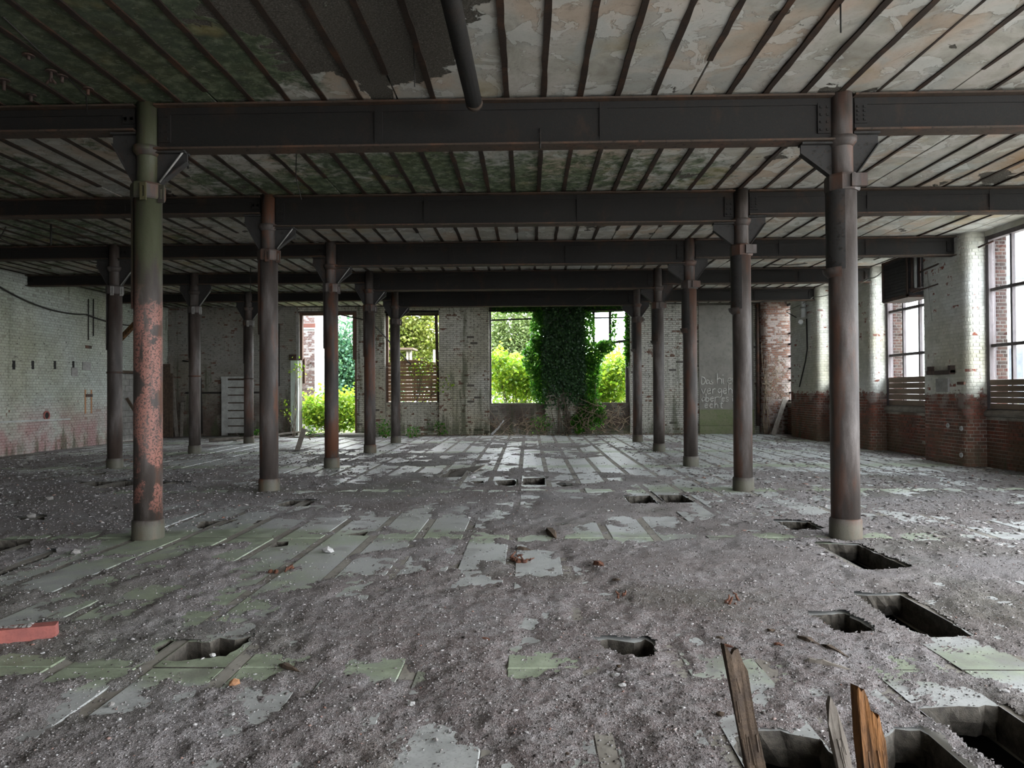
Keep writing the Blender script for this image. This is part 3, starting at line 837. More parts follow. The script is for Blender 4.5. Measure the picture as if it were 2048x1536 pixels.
for k in range(k_lo, k_hi + 1):
    x = STRIP0 + k * PITCH_F
    if x < WALL_L + 0.05 or x > WALL_R - 0.05: continue
    mb = MB()
    mb.box(x - STRIP_W / 2, x + STRIP_W / 2, 0.462, WALL_B - 0.005, -0.022, -0.007 + rnd.uniform(-.003, .004))
    mb.box(x - 0.006, x + 0.006, 0.462, WALL_B - 0.005, -0.2, -0.022)
    mb.box(x - STRIP_W / 2, x + STRIP_W / 2, 0.462, WALL_B - 0.005, -0.215, -0.2)
    mb.build('joist', MT['strip'], floor)
# dark cellar under the floor
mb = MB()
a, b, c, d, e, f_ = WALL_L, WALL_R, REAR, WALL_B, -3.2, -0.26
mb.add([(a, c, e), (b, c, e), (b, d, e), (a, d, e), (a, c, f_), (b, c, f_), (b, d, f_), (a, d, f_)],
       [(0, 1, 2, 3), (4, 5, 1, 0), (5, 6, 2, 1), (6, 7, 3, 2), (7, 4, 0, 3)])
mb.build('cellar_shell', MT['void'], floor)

# ---- crumbled dirt lying over the slabs
def dirt_thr(x, y):
    t = np.where(y < 8.0, 0.42, np.where(y < 14.5, 0.455, 0.54))
    t = t + 0.11 * np.exp(-((x + 2.9) / 1.7) ** 2 - ((y - 6.6) / 1.8) ** 2)
    t = t - 0.06 * np.exp(-((x - 0.6) / 3.0) ** 2 - ((y - 6.2) / 1.5) ** 2)
    t = t - 0.15 * np.exp(-((x + 8.0) / 3.5) ** 2 - ((y - 11.0) / 3.0) ** 2)
    t = t + np.where((x > 3.6) & (y > 7), 0.03, 0.0)
    t = t - 0.06 * np.exp(-((x - 7.5) / 2.2) ** 2 - ((y - 11.5) / 3.5) ** 2)
    t = t - 0.10 * np.exp(-((y - 26.7) / 0.5) ** 2) - 0.08 * np.exp(-((x - 9.4) / 0.35) ** 2) - 0.10 * np.exp(-((x + 13.5) / 0.6) ** 2)
    for Y in [4.25] + ROWS:
        t = t + 0.13 * np.exp(-((y - Y - 0.02) / 0.19) ** 2)
    # swept patches
    for (cx, cy, rx, ry, a) in [(0.62, 5.6, 0.22, 0.55, .15), (-1.05, 6.8, 0.18, 0.5, .14), (0.9, 3.5, 0.3, 0.5, .12), (1.7, 3.9, 0.6, 0.25, .14), (2.6, 4.4, .3, .5, .1), (-2.3, 3.6, .5, .35, .09), (-1.0, 8.9, .5, .5, .1), (1.6, 9.2, .5, .4, .1), (-3.0, 4.2, .8, .25, .12)]:
        t = t + a * np.exp(-((x - cx) / rx) ** 2 - ((y - cy) / ry) ** 2)
    return t
def dirt_h(x, y):
    n = 0.46 * fbm(x * 0.9, y * 0.6, 3, 3) + 0.34 * fbm(x * 2.9, y * 2.1, 3, 9) + 0.20 * fbm(x * 9, y * 7, 2, 21)
    h = (n - dirt_thr(x, y)) * 0.13
    h = np.clip(h, -0.02, 0.020)
    h = h + 0.012 * (fbm(x * 22, y * 22, 3, 40) - 0.5) + 0.010 * (fbm(x * 75, y * 75, 2, 41) - 0.5)
    return h - 0.001
rows_y = 0.9 * np.exp(np.arange(0, math.log(27.0 / 0.9), 0.0062))
cols_t = np.concatenate([np.linspace(-1.75, -0.95, 60, endpoint=False), np.linspace(-0.95, 0.9, 390, endpoint=False), np.linspace(0.9, 1.6, 50)])
YY, TT = np.meshgrid(rows_y, cols_t, indexing='ij')
XX = TT * np.maximum(YY, 1.6) + 0.003 * YY * (vnoise(TT * 4000, YY * 99, 5) - .5)
ZZ = dirt_h(XX, YY)
hole_mask = np.zeros(XX.shape, bool)
for h in holes:
    hx = [p.x for p in h]; hy = [p.y for p in h]
    sel = np.argwhere((XX > min(hx) - .03) & (XX < max(hx) + .03) & (YY > min(hy) - .03) & (YY < max(hy) + .03))
    for i, j in sel:
        if in_poly((XX[i, j], YY[i, j]), h) : hole_mask[i, j] = True
nr, nc = XX.shape
idx = np.arange(nr * nc).reshape(nr, nc)
q = np.stack([idx[:-1, :-1], idx[:-1, 1:], idx[1:, 1:], idx[1:, :-1]], -1)
bad = hole_mask[:-1, :-1] | hole_mask[:-1, 1:] | hole_mask[1:, 1:] | hole_mask[1:, :-1]
low = np.maximum(np.maximum(ZZ[:-1, :-1], ZZ[:-1, 1:]), np.maximum(ZZ[1:, 1:], ZZ[1:, :-1])) < -0.012
out_ = (XX[:-1, :-1] < WALL_L) | (XX[:-1, 1:] > WALL_R - 0.02)
fq = q[~(bad | low | out_)]
used = np.unique(fq); remap = np.full(nr * nc, -1); remap[used] = np.arange(len(used))
V = np.stack([XX.ravel(), YY.ravel(), ZZ.ravel()], -1)[used]
me = fast_mesh('dirt', V, remap[fq])
dirt = obj('dirt', me, MT['dirt'])
tag(dirt, 'thin crumbled dirt and plaster dust spread over the concrete floor', 'dirt', kind='stuff')

# ---- loose chippings
def chip_cloud(n, seed, ymin, ymax, smin, smax, flat, xr=None, thr=0.0, power=1.0):
    r = np.random.RandomState(seed)
    y = ymin * (ymax / ymin) ** r.rand(n)
    x = (r.rand(n) * 1.95 - 1.05) * y if xr is None else xr[0] + (xr[1] - xr[0]) * r.rand(n)
    h = dirt_h(x, y)
    ok = (x > WALL_L + .1) & (x < WALL_R - .1) & (h > -0.010 + thr - 0.010 * (r.rand(n) < 0.22)) & (y < 26.9)
    x, y, h = x[ok], y[ok], h[ok]
    keep = np.ones(len(x), bool)
    for ho in holes:
        hx = [p.x for p in ho]; hy = [p.y for p in ho]
        for i in np.argwhere((x > min(hx)) & (x < max(hx)) & (y > min(hy)) & (y < max(hy))).ravel():
            if in_poly((x[i], y[i]), ho): keep[i] = False
    x, y, h = x[keep], y[keep], np.maximum(h[keep], -0.003)
    m = len(x)
    s = smin + (smax - smin) * r.rand(m) ** 2.2
    s = s * (0.6 + 0.10 * np.minimum(y, 14))
    base = np.array([(1, 0, 0), (0, 1, 0), (-1, 0, 0), (0, -1, 0), (0, 0, 1), (0, 0, -0.6)], float)
    P = np.repeat(base[None], m, 0) * r.uniform(0.6, 1.25, (m, 6, 1))
    P[:, :, 2] *= flat
    P[:, :, 0] *= r.uniform(.6, 1.5, (m, 1))
    a = r.rand(m) * 6.283; ca, sa = np.cos(a)[:, None], np.sin(a)[:, None]
    X = P[:, :, 0] * ca - P[:, :, 1] * sa; Y = P[:, :, 0] * sa + P[:, :, 1] * ca
    tl = r.uniform(-.5, .5, (m, 1)); Z = P[:, :, 2] + X * tl * flat
    W = np.stack([X * s[:, None] + x[:, None], Y * s[:, None] + y[:, None], Z * s[:, None] + (h + s * flat * .35)[:, None]], -1).reshape(-1, 3)
    t = np.array([(0, 1, 4), (1, 2, 4), (2, 3, 4), (3, 0, 4), (1, 0, 5), (2, 1, 5), (3, 2, 5), (0, 3, 5)])
    Fc = (np.arange(m)[:, None, None] * 6 + t[None]).reshape(-1, 3)
    return W, Fc
W1, F1 = chip_cloud(110000, 1, 1.6, 26, 0.003, 0.010, 0.6)
W2, F2 = chip_cloud(2600, 2, 2.0, 26, 0.006, 0.020, 0.4, thr=0.002)
W3, F3 = chip_cloud(5200, 3, 7.0, 26, 0.008, 0.030, 0.3, xr=(2.5, 9.6), thr=-0.01)
W4, F4 = chip_cloud(4200, 4, 8.5, 20, 0.008, 0.022, 0.5, xr=(-13.5, -3.5), thr=-0.01)
W = np.concatenate([W1, W2, W3, W4]); Fc = np.concatenate([F1, F2 + len(W1), F3 + len(W1) + len(W2), F4 + len(W1) + len(W2) + len(W3)])
chips = obj('gravel', fast_mesh('gravel', W, Fc), MT['chips'])
tag(chips, 'fine loose chippings and grit scattered all over the floor', 'gravel', kind='stuff')

# ================================================================== ceiling
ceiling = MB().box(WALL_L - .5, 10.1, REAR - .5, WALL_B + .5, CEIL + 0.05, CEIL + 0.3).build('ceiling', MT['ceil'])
ceiling['kind'] = 'structure'
J0, PITCH_C = 0.187, 0.413
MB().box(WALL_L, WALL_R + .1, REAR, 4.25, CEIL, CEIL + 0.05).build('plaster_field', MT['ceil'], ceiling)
bays = [(4.25, ROWS[0])] + [(ROWS[i], ROWS[i + 1]) for i in range(4)] + [(ROWS[4], WALL_B)]
jl, pl = [], []
rg = random.Random(23)
kc0 = int(math.ceil((WALL_L - J0) / PITCH_C)); kc1 = int(math.floor((WALL_R + .1 - J0) / PITCH_C))
for bi, (y0, y1) in enumerate(bays):
    for k in range(kc0 - 1, kc1 + 1):
        xa = max(J0 + k * PITCH_C, WALL_L); xb = min(J0 + (k + 1) * PITCH_C, WALL_R + .1)
        z = CEIL + rg.uniform(-0.006, 0.006)
        mb = MB().box(xa + 0.012, xb - 0.012, y0 + .003, y1 - .003, z, CEIL + 0.05)
        pl.append((max(proj_size(((xa + xb) / 2, y0 + (y1 - y0) * t, CEIL), 1) for t in (.3, .6, .95)), mb))
    for k in range(kc0, kc1 + 1):
        x = J0 + k * PITCH_C
        w0 = 0.062 if x < 3.6 else rg.choice([0.028, 0.04, 0.05])
        if x > 4 and rg.random() < 0.12: continue
        ya, yb = y0 + 0.02, y1 - 0.02
        if rg.random() < 0.14: yb = yb - rg.uniform(0.3, 1.2)
        if x > 3.5 and rg.random() < 0.25: ya = ya + rg.uniform(0.3, 1.5)
        n = 16
        mb = MB(); vv = []
        zz = CEIL - rg.uniform(0.010, 0.022)
        for i in range(n + 1):
            y = ya + (yb - ya) * i / n
            wl = w0 * rg.uniform(0.40, 0.62); wr = w0 * rg.uniform(0.40, 0.62)
            vv += [(x - wl, y, CEIL + 0.04), (x - wl, y, zz), (x + wr, y, zz + rg.uniform(-.002, .002)), (x + wr, y, CEIL + 0.04)]
        ff = []
        for i in range(n):
            a = i * 4; b = a + 4
            ff += [(a, a + 1, b + 1, b), (a + 1, a + 2, b + 2, b + 1), (a + 2, a + 3, b + 3, b + 2)]
        ff += [(0, 3, 2, 1), (n * 4, n * 4 + 1, n * 4 + 2, n * 4 + 3)]
        mb.add(vv, ff)
        jl.append((max(proj_size((x, y0 + (y1 - y0) * t, CEIL), 1) for t in (.3, .6, .95)), mb))
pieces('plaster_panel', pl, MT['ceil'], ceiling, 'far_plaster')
pieces('joist_flange', jl, MT['joist'], ceiling, 'far_joists')

# ================================================================== walls
# --- left wall
BD0, BD1, BDZ = 24.0, 25.0, 2.35           # blocked-up doorway
wl = MB()
wl.box(WALL_L - .5, WALL_L, REAR - .5, BD0, -0.3, CEIL + .05)
wl.box(WALL_L - .5, WALL_L, BD0, BD1, BDZ, CEIL + .05)
wl.box(WALL_L - .5, WALL_L, BD1, WALL_B + .5, -0.3, CEIL + .05)
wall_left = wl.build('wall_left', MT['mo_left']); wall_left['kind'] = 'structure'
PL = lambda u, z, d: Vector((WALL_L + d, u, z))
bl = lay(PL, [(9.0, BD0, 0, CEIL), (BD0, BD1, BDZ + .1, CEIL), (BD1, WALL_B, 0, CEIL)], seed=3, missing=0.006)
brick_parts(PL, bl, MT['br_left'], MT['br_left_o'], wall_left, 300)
rg = random.Random(4)
for k in range(11):
    z0 = k * 0.215
    cuts = [BD0, BD0 + (0.5 if k % 2 else 0.25), BD0 + (1.0 if k % 2 else 0.75), BD1]
    cuts = sorted(set(c for c in cuts if c <= BD1))
    for a, b in zip(cuts, cuts[1:]):
        if b - a > 0.05:
            MB().box(WALL_L - .2, WALL_L - 0.05 + rg.uniform(-.006, .006), a + .006, b - .006, z0 + .005, min(z0 + 0.21, BDZ - .02)).build('concrete_block', MT['greypaint'], wall_left)
MB().box(WALL_L - .5, WALL_L - .2, BD0, BD1, -.1, BDZ).build('infill_backing', MT['mo_left'], wall_left)
MB().box(WALL_L - .2, WALL_L + 0.02, BD0 - .12, BD1 + .12, BDZ, BDZ + .09).build('door_lintel', MT['darkwood'], wall_left)

# --- back wall
Yb, Yr = WALL_B, WALL_B + 0.22
XD0, XD1 = -8.85, -6.58           # doorway
XA0, XA1 = -5.5, -3.42            # slatted opening
XB0, XB1 = -1.5, 3.86             # big overgrown opening
XP0, XP1 = 0.62, 2.04             # ivy pier
wb = MB()
wb.box(WALL_L - .5, XD0, Yb, Yb + .5, -.3, CEIL + .05)
wb.box(XD0, XD1, Yb, Yb + .5, 4.72, CEIL + .05)
wb.box(XD1, XA0, Yb, Yb + .5, -.3, CEIL + .05)
wb.box(XA0, XA1, Yr, Yb + .5, -.3, 1.24)
wb.box(XA0, XA1, Yb, Yb + .5, 4.72, CEIL + .05)
wb.box(XA1, XB0, Yb, Yb + .5, -.3, CEIL + .05)
wb.box(XB0, XP0, Yr, Yb + .5, -.3, 1.16)
wb.box(XP1, XB1, Yr, Yb + .5, -.3, 1.16)
wb.box(XP0, XP1, Yb + .05, Yb + .5, -.3, CEIL + .05)
wb.box(XB0, XP0, Yb + .1, Yb + .5, 4.74, CEIL + .05)
wb.box(XP1, XB1, Yb + .1, Yb + .5, 4.74, CEIL + .05)
wb.box(XB1, 10.1, Yb, Yb + .5, -.3, CEIL + .05)
wall_back = wb.build('wall_back', MT['mo_back']); wall_back['kind'] = 'structure'
PB = lambda u, z, d: Vector((u, Yb - d, z))
PBr = lambda u, z, d: Vector((u, Yr - d, z))
PBp = lambda u, z, d: Vector((u, Yb + .05 - d, z))
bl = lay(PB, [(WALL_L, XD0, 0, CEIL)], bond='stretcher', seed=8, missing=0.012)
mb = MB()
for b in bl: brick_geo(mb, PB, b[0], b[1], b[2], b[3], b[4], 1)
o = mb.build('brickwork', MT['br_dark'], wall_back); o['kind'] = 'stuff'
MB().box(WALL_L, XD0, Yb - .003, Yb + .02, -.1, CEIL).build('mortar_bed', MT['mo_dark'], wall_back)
bl = lay(PB, [(XD1, XA0, 0, CEIL), (XA1, XB0, 0, CEIL), (XB1, 6.45, 0, CEIL), (8.5, 9.3, 0, CEIL), (XD0, XA1, 4.74, CEIL)], bond='stretcher', seed=9, missing=0.012)
brick_parts(PB, bl, MT['br_back'], MT['br_back_o'], wall_back, 240)
bl = lay(PBr, [(XA0, XA1, 0, 1.24)], bond='stretcher', seed=11, missing=0.01)
mb = MB()
for b in bl: brick_geo(mb, PBr, b[0], b[1], b[2], b[3], b[4], 1)
o = mb.build('brickwork', MT['br_back'], wall_back); o['kind'] = 'stuff'
bl = lay(PBr, [(XB0, XP0, 0, 1.16), (XP1, XB1, 0, 1.16)], bond='stretcher', seed=10, missing=0.03)
mb = MB()
for b in bl: brick_geo(mb, PBr, b[0], b[1], b[2], b[3], b[4], 1)
o = mb.build('brickwork', MT['br_dark'], wall_back); o['kind'] = 'stuff'
bl = lay(PBp, [(XP0, XP1, 0, CEIL)], bond='stretcher', seed=12, missing=0.01)
mb = MB()
for b in bl: brick_geo(mb, PBp, b[0], b[1], b[2], b[3], b[4], 1)
o = mb.build('brickwork', MT['br_back'], wall_back); o['kind'] = 'stuff'
# cement panel with the chalk writing
cp = MB().box(6.45, 8.5, Yb - 0.045, Yb + .02, 0.92, CEIL - .1).build('render_panel', MT['concrete'], wall_back)
cp['label'] = 'smooth grey cement panel with chalk writing'
MB().box(6.45, 8.5, Yb - 0.055, Yb + .02, 0.32, 0.92).build('algae_plinth', MT['concrete_green'], wall_back)
MB().box(6.45, 8.5, Yb - 0.085, Yb + .02, 0.0, 0.31).build('plinth_foot', MT['concrete_green'], wall_back)
# steel lintels
MB().box(XB0 - .1, XB1 + .1, Yb + .0, Yb + .12, 4.70, 4.76).build('lintel', MT['girder'], wall_back)
MB().box(XA0 - .1, XA1 + .1, Yb + .0, Yb + .12, 4.68, 4.74).build('lintel', MT['girder'], wall_back)

# --- chalk writing on the cement panel
LET = {
 'D': [[(0, 0), (0, 1), (.35, .92), (.55, .55), (.35, .08), (0, 0)]],
 'a': [[(.45, .5), (.2, .58), (.02, .3), (.15, .02), (.42, .2), (.45, .5), (.48, .08), (.58, 0)]],
 's': [[(.4, .5), (.15, .58), (.08, .4), (.36, .22), (.3, .02), (.02, .05)]],
 'h': [[(.02, 1), (.02, 0)], [(.02, .4), (.25, .56), (.42, .42), (.44, 0)]],
 'i': [[(.1, .55), (.1, .08), (.2, 0)], [(.08, .82), (.13, .84)]],
 'e': [[(.04, .3), (.4, .36), (.34, .56), (.12, .52), (.03, .26), (.16, 0), (.42, .1)]],
 'r': [[(.04, .56), (.06, 0)], [(.06, .36), (.2, .55), (.36, .52)]],
 'v': [[(0, .55), (.2, 0), (.42, .58)]],
 'g': [[(.42, .48), (.18, .58), (.03, .32), (.2, .08), (.42, .3), (.44, .52), (.42, -.25), (.2, -.4), (.02, -.28)]],
 't': [[(.2, .95), (.2, .08), (.38, 0)], [(0, .6), (.42, .62)]],
 'b': [[(.03, 1), (.03, 0), (.3, .02), (.42, .28), (.25, .48), (.03, .4)]],
 'c': [[(.4, .48), (.15, .56), (.02, .28), (.15, .02), (.4, .08)]],
}
def write(mb, text, x, z, h, adv, slant=0.0, rg=random.Random(2)):
    for ch in text:
        if ch == ' ':
            x += adv * 0.7; continue
        for st in LET[ch]:
            pts = []
            for a, b in zip(st, st[1:]):
                for k in range(3): pts.append((a[0] + (b[0] - a[0]) * k / 3, a[1] + (b[1] - a[1]) * k / 3))
            pts.append(st[-1])
            mb.tube([(x + p[0] * h + p[1] * h * slant + rg.uniform(-.004, .004), Yb - 0.047, z + p[1] * h + rg.uniform(-.004, .004)) for p in pts], 0.015, 4)
        x += adv
mb = MB()
def px_b(px, py): return aty(px, py, Yb)
p = px_b(1402, 769); write(mb, 'Das', p.x, p.z, 0.29, 0.165)
p = px_b(1433, 768); write(mb, 'hier', p.x, p.z, 0.40, 0.19)
p = px_b(1402, 788); write(mb, 'vergeht', p.x, p.z, 0.36, 0.20)
p = px_b(1402, 803); write(mb, 'aber', p.x, p.z, 0.30, 0.165)
p = px_b(1442, 803); write(mb, 'es', p.x, p.z, 0.28, 0.15)
p = px_b(1463, 803); write(mb, 'ist', p.x, p.z, 0.23, 0.13)
p = px_b(1408, 813); write(mb, 'echt', p.x, p.z - .06, 0.29, 0.19)
o = mb.build('chalk_writing', MT['chalk'], wall_back); o['label'] = 'white handwritten chalk lines on cement'

# --- right wall
wr = MB()
wr.box(WALL_R, 10.1, REAR - .5, OPEN_NEAR[2][0], -.3, CEIL + .05)
spans = sorted(WIN + WIN_NEAR[:1])
for (y0, y1) in spans:
    wr.box(WALL_R, 10.1, y0, y1, -.3, 1.10)
    wr.box(WALL_R, 10.1, y0, y1, WIN_TOP, CEIL + .05)
for (y0, y1) in PIERS:
    pth = round_path([(WALL_R + .05, y1), (PIL_R, y1), (PIL_R, y0), (WALL_R + .05, y0)], 0.14)
    poly = [(p[0], p[1], -.3) for p in pth] + [(10.1, y0, -.3), (10.1, y1, -.3)]
    wr.prism(poly[::-1], (0, 0, CEIL + .35))
wr.box(WALL_R, 10.1, 26.9, WALL_B + .5, -.3, CEIL + .05)
wall_right = wr.build('wall_right', MT['mo_right']); wall_right['kind'] = 'structure'
all_b = []
for i, (y0, y1) in enumerate(PIERS[:4]):
    pth = Path(round_path([(WALL_R + .04, y1), (PIL_R, y1), (PIL_R, y0), (WALL_R + .04, y0)], 0.14))
    L = pth.L
    arcs = [(0.3 - .02, 0.3 + .26), (L - .56, L - .28)]
    blx = lay(pth, [(0.0, L, 0, CEIL)], seed=30 + i, missing=0.004, pr=(0.003, 0.009))
    fl_ = lambda b, arcs=arcs: not any(b[1] > a0 and b[0] < a1 for a0, a1 in arcs)
    brick_parts(pth, blx, MT['br_right'], MT['br_right_o'], wall_right, [150, 0, 0, 0][i], flat=fl_)
PR = lambda u, z, d: Vector((WALL_R - d, u, z))
bl = lay(PR, [(a, b, 0, 1.06) for (a, b) in WIN], seed=41, missing=0.01)
brick_parts(PR, bl, MT['br_right'], MT['br_right_o'], wall_right, 150)
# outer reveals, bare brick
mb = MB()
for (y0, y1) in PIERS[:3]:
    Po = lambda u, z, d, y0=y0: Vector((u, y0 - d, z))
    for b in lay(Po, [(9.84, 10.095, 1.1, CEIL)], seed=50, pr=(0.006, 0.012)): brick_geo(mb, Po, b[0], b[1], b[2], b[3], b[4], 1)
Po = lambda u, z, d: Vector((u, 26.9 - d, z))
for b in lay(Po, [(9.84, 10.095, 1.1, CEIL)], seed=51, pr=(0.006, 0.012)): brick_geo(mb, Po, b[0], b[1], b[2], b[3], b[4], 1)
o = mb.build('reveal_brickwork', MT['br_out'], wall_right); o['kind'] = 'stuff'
mb = MB()
for y0 in [p_[0] for p_ in PIERS[:3]] + [26.9]: mb.box(9.81, 10.097, y0 - .004, y0 + .02, 1.1, CEIL)
MT['mo_reveal'] = mat_simple('reveal_mortar', (0.085, 0.08, 0.076), (0.07, 0.066, 0.063), 20)
mb.build('reveal_bed', MT['mo_reveal'], wall_right)
# corner pier at the end of the wall (bare reddish brick, rounded)
cpth = Path(round_path([(8.72, WALL_B), (8.72, 26.7), (9.75, 26.7)], 0.22))
bl = lay(cpth, [(0.0, cpth.L, 0, CEIL)], seed=60, pr=(0.003, 0.01))
mb = MB()
for b in bl: brick_geo(mb, cpth, b[0], b[1], b[2], b[3], b[4], 4)
MT['br_corner'] = mat_brick('pinkish_brick', (0.30, 0.235, 0.205), (0.23, 0.165, 0.14), (0.16, 0.075, 0.05), (0.10, 0.055, 0.04), flake=0.55, mould=0.3)
o = mb.build('corner_brickwork', MT['br_corner'], wall_right); o['kind'] = 'stuff'
poly = [(p.x, p.y, -.1) for p in cpth.p] + [(9.75, WALL_B, -.1)]
MB().prism(poly[::-1], (0, 0, CEIL + .1)).build('corner_pier', MT['mo_out'], wall_right)
# rounded cement sills
for (y0, y1) in WIN + WIN_NEAR[:1]:
    prof = [(9.64, 1.06), (9.585, 1.075), (9.575, 1.12), (9.60, 1.18), (9.66, 1.215), (9.90, 1.225), (9.90, 1.06)]
    MB().prism([(a, y0 + .01, b) for a, b in prof], (0, y1 - y0 - .02, 0)).build('sill', MT['sill'], wall_right)

# --- rear wall behind the viewer, with openings added to brighten the hall
wq = MB()
xs = [WALL_L - .5] + [v for ab in REAR_OPEN for v in ab] + [10.1]
for a, b in zip(xs[0::2], xs[1::2]): wq.box(a, b, REAR - .5, REAR, -.3, CEIL + .05)
for (a, b) in REAR_OPEN:
    wq.box(a, b, REAR - .5, REAR, -.3, 0.25); wq.box(a, b, REAR - .5, REAR, 4.75, CEIL + .05)
wall_rear = wq.build('wall_rear', MT['mo_back']); wall_rear['kind'] = 'structure'

# ================================================================== windows
def side_window(idx, y0, y1, nboards, bh, trans, nm, glass=True):
    w = empty('window_%d' % idx, (9.74, (y0 + y1) / 2, WIN_BOT)); w['kind'] = 'structure'
    o0 = w.location.copy()
    def bx(name, m, *a):
        o = MB().box(*a).build(name, m, w); o.matrix_parent_inverse = Matrix.Translation(-o0); return o
    fx0, fx1 = 9.69, 9.80
    bx('jamb', MT['frame'], fx0 - .03, fx1, y1 - 0.10, y1 - .002, WIN_BOT, WIN_TOP)
    bx('jamb', MT['frame'], fx0 - .03, fx1, y0 + .002, y0 + 0.10, WIN_BOT, WIN_TOP)
    bx('head_rail', MT['frame'], fx0 - .02, fx1, y0 + .1, y1 - .1, WIN_TOP - .09, WIN_TOP)
    bx('bottom_rail', MT['frame'], fx0, fx1, y0 + .1, y1 - .1, WIN_BOT + .003, WIN_BOT + .06)
    ms = [y0 + (y1 - y0) * k / (nm + 1) for k in range(1, nm + 1)]
    for y in ms: bx('mullion', MT['frame'], fx0 + .02, fx1 - .02, y - .028, y + .028, WIN_BOT + .06, WIN_TOP - .09)
    for i, z in enumerate(trans): bx('transom', MT['frame'], fx0 + .01, fx1 - .01, y0 + .1, y1 - .1, z - .032, z + .032)
    bt = WIN_BOT + 0.03
    rg = random.Random(idx)
    for k in range(nboards):
        z0 = WIN_BOT + 0.008 + k * bh
        bx('board', MT['plank'], fx0 - .022 + rg.uniform(-.006, .006), fx0 - .001, y0 + .10, y1 - .10, z0 + .002, z0 + bh - .003 - rg.uniform(0, .004))
        bt = z0 + bh
    ys = [y0 + .1] + ms + [y1 - .1]
    zs = [bt] + [z for z in trans if z > bt + .1] + [WIN_TOP - .09]
    if glass:
        for a, b in zip(ys, ys[1:]):
            for c, d in zip(zs, zs[1:]):
                bx('pane', MT['glass'], 9.742, 9.746, a + .02, b - .02, c + .025, d - .025)
    return w
side_window(1, *WIN[0], 5, 0.122, (2.55, 3.72), 2)
side_window(2, *WIN[1], 5, 0.148, (2.55, 3.72), 2)
side_window(3, *WIN[2], 4, 0.16, (2.55, 3.72), 2)
side_window(4, *WIN[3], 0, 0.1, (1.55, 2.0, 2.45, 2.9, 3.35, 3.75), 1)
side_window(5, *WIN_NEAR[0], 5, 0.122, (2.55, 3.72), 2)

# slatted opening in the back wall
w = empty('window_6'); w['kind'] = 'structure'
yy = Yb + 0.30
MB().box(XA0, XA0 + .09, yy - .05, yy + .05, 1.24, 4.70).build('jamb', MT['frame_brown'], w)
MB().beam((XA1 - .06, yy, 1.24), (XA1 - .14, yy, 4.68), 0.1, 0.11, (1, 0, 0)).build('jamb', MT['darkwood'], w)
MB().box(XA0, XA1, yy - .05, yy + .05, 4.60, 4.70).build('head_rail', MT['darkwood'], w)
rg = random.Random(77)
z = 1.30
hs = [0.13, 0.11, 0.11, 0.14, 0.13, 0.14, 0.18, 0.12, 0.14, 0.13]
for i, hh in enumerate(hs):
    t = rg.uniform(-.008, .008)
    MB().beam((XA0 + .09, yy - .07, z + hh / 2 + t), (XA1 - .1, yy - .07, z + hh / 2 - t), 0.025, hh - 0.008, (0, 0, 1)).build('slat', MT['plank_b'], w)
    z += hh + (0.008 if i not in (2, 6) else 0.020)
MB().prism([(XA0 + .09, yy - .055, z), (XA1 - .1, yy - .055, z), (XA1 - .1, yy - .055, z + .04), (XA0 + .9, yy - .055, z + .16), (XA0 + .09, yy - .055, z + .06)], (0, -.025, 0)).build('slat', MT['plank_b'], w)
for x in (XA0 + .35, XA0 + 1.1, XA0 + 1.75):
    MB().box(x - .03, x + .03, yy - .057, yy - .02, 1.28, 2.75).build('batten', MT['darkwood'], w)
MB().box(XA0, XA1, Yr - .02, Yb + .45, 1.235, 1.265).build('sill', MT['sill'], w)

# big overgrown opening: remains of the frame
w = empty('window_7'); w['kind'] = 'structure'
MB().box(XB0 + .0, XB0 + .07, yy - .04, yy + .04, 1.16, 4.72).build('jamb', MT['frame'], w)
MB().box(XB1 - .14, XB1 - .02, yy - .05, yy + .05, 1.16, 4.72).build('jamb', MT['frame'], w)
MB().beam((XB0, yy, 4.40), (XP0, yy, 4.46), .03, .06).build('glazing_bar', MT['black'], w)
MB().beam((XP1 + .2, yy, 4.46), (XB1, yy, 4.46), .03, .06).build('glazing_bar', MT['black'], w)
for px in (1187, 1220):
    a = aty(px, 626, yy); b = aty(px, 688, yy)
    MB().box(a.x - .05, a.x + .05, yy - .035, yy + .035, b.z, 4.70).build('mullion', MT['black'], w)
a = aty(1183, 690, yy); b = aty(1258, 681, yy)
MB().beam(a, b, .06, .10).build('bottom_rail', MT['black'], w)
MB().beam(aty(1165, 624, yy), aty(1258, 620, yy), .06, .10).build('head_rail', MT['frame'], w)
MB().box(XB0, XP0, Yr - .02, Yb + .45, 1.155, 1.20).build('sill', MT['sill'], w)
MB().box(XP1, XB1, Yr - .02, Yb + .45, 1.155, 1.20).build('sill', MT['sill'], w)

# doorway frame
w = empty('door_1'); w['kind'] = 'structure'
MB().box(XD0 + .02, XD0 + .16, Yb + .05, Yb + .20, 2.9, 4.62).build('jamb', MT['frame_brown'], w)
MB().box(XD0 + .13, XD0 + .22, Yb + .14, Yb + .26, 2.0, 2.95).build('jamb', MT['frame_brown'], w)
MB().box(XD1 - .16, XD1 - .02, Yb + .02, Yb + .2, 2.9, 4.62).build('jamb', MT['frame_brown'], w)
MB().box(XD1 - .07, XD1 + .0, Yb - .02, Yb + .12, .1, 2.9).build('jamb', MT['frame_brown'], w)
MB().box(XD0 - .1, XD1 + .05, Yb + .0, Yb + .2, 4.62, 4.73).build('head_rail', MT['frame_brown'], w)
MB().box(XD0 - .27, XD0 + .02, Yb - .05, Yb + .02, .12, 2.88).build('pale_board', MT['jamb_white'], w)
MB().box(XD0 - .33, XD0 - .05, Yb - .06, Yb, 2.9, 3.12).build('end_block', MT['iron'], w)
MB().box(XD0 - .06, XD0 + .06, Yb - .04, Yb + .03, 2.95, 4.7).build('pale_edge', MT['greypaint'], w)
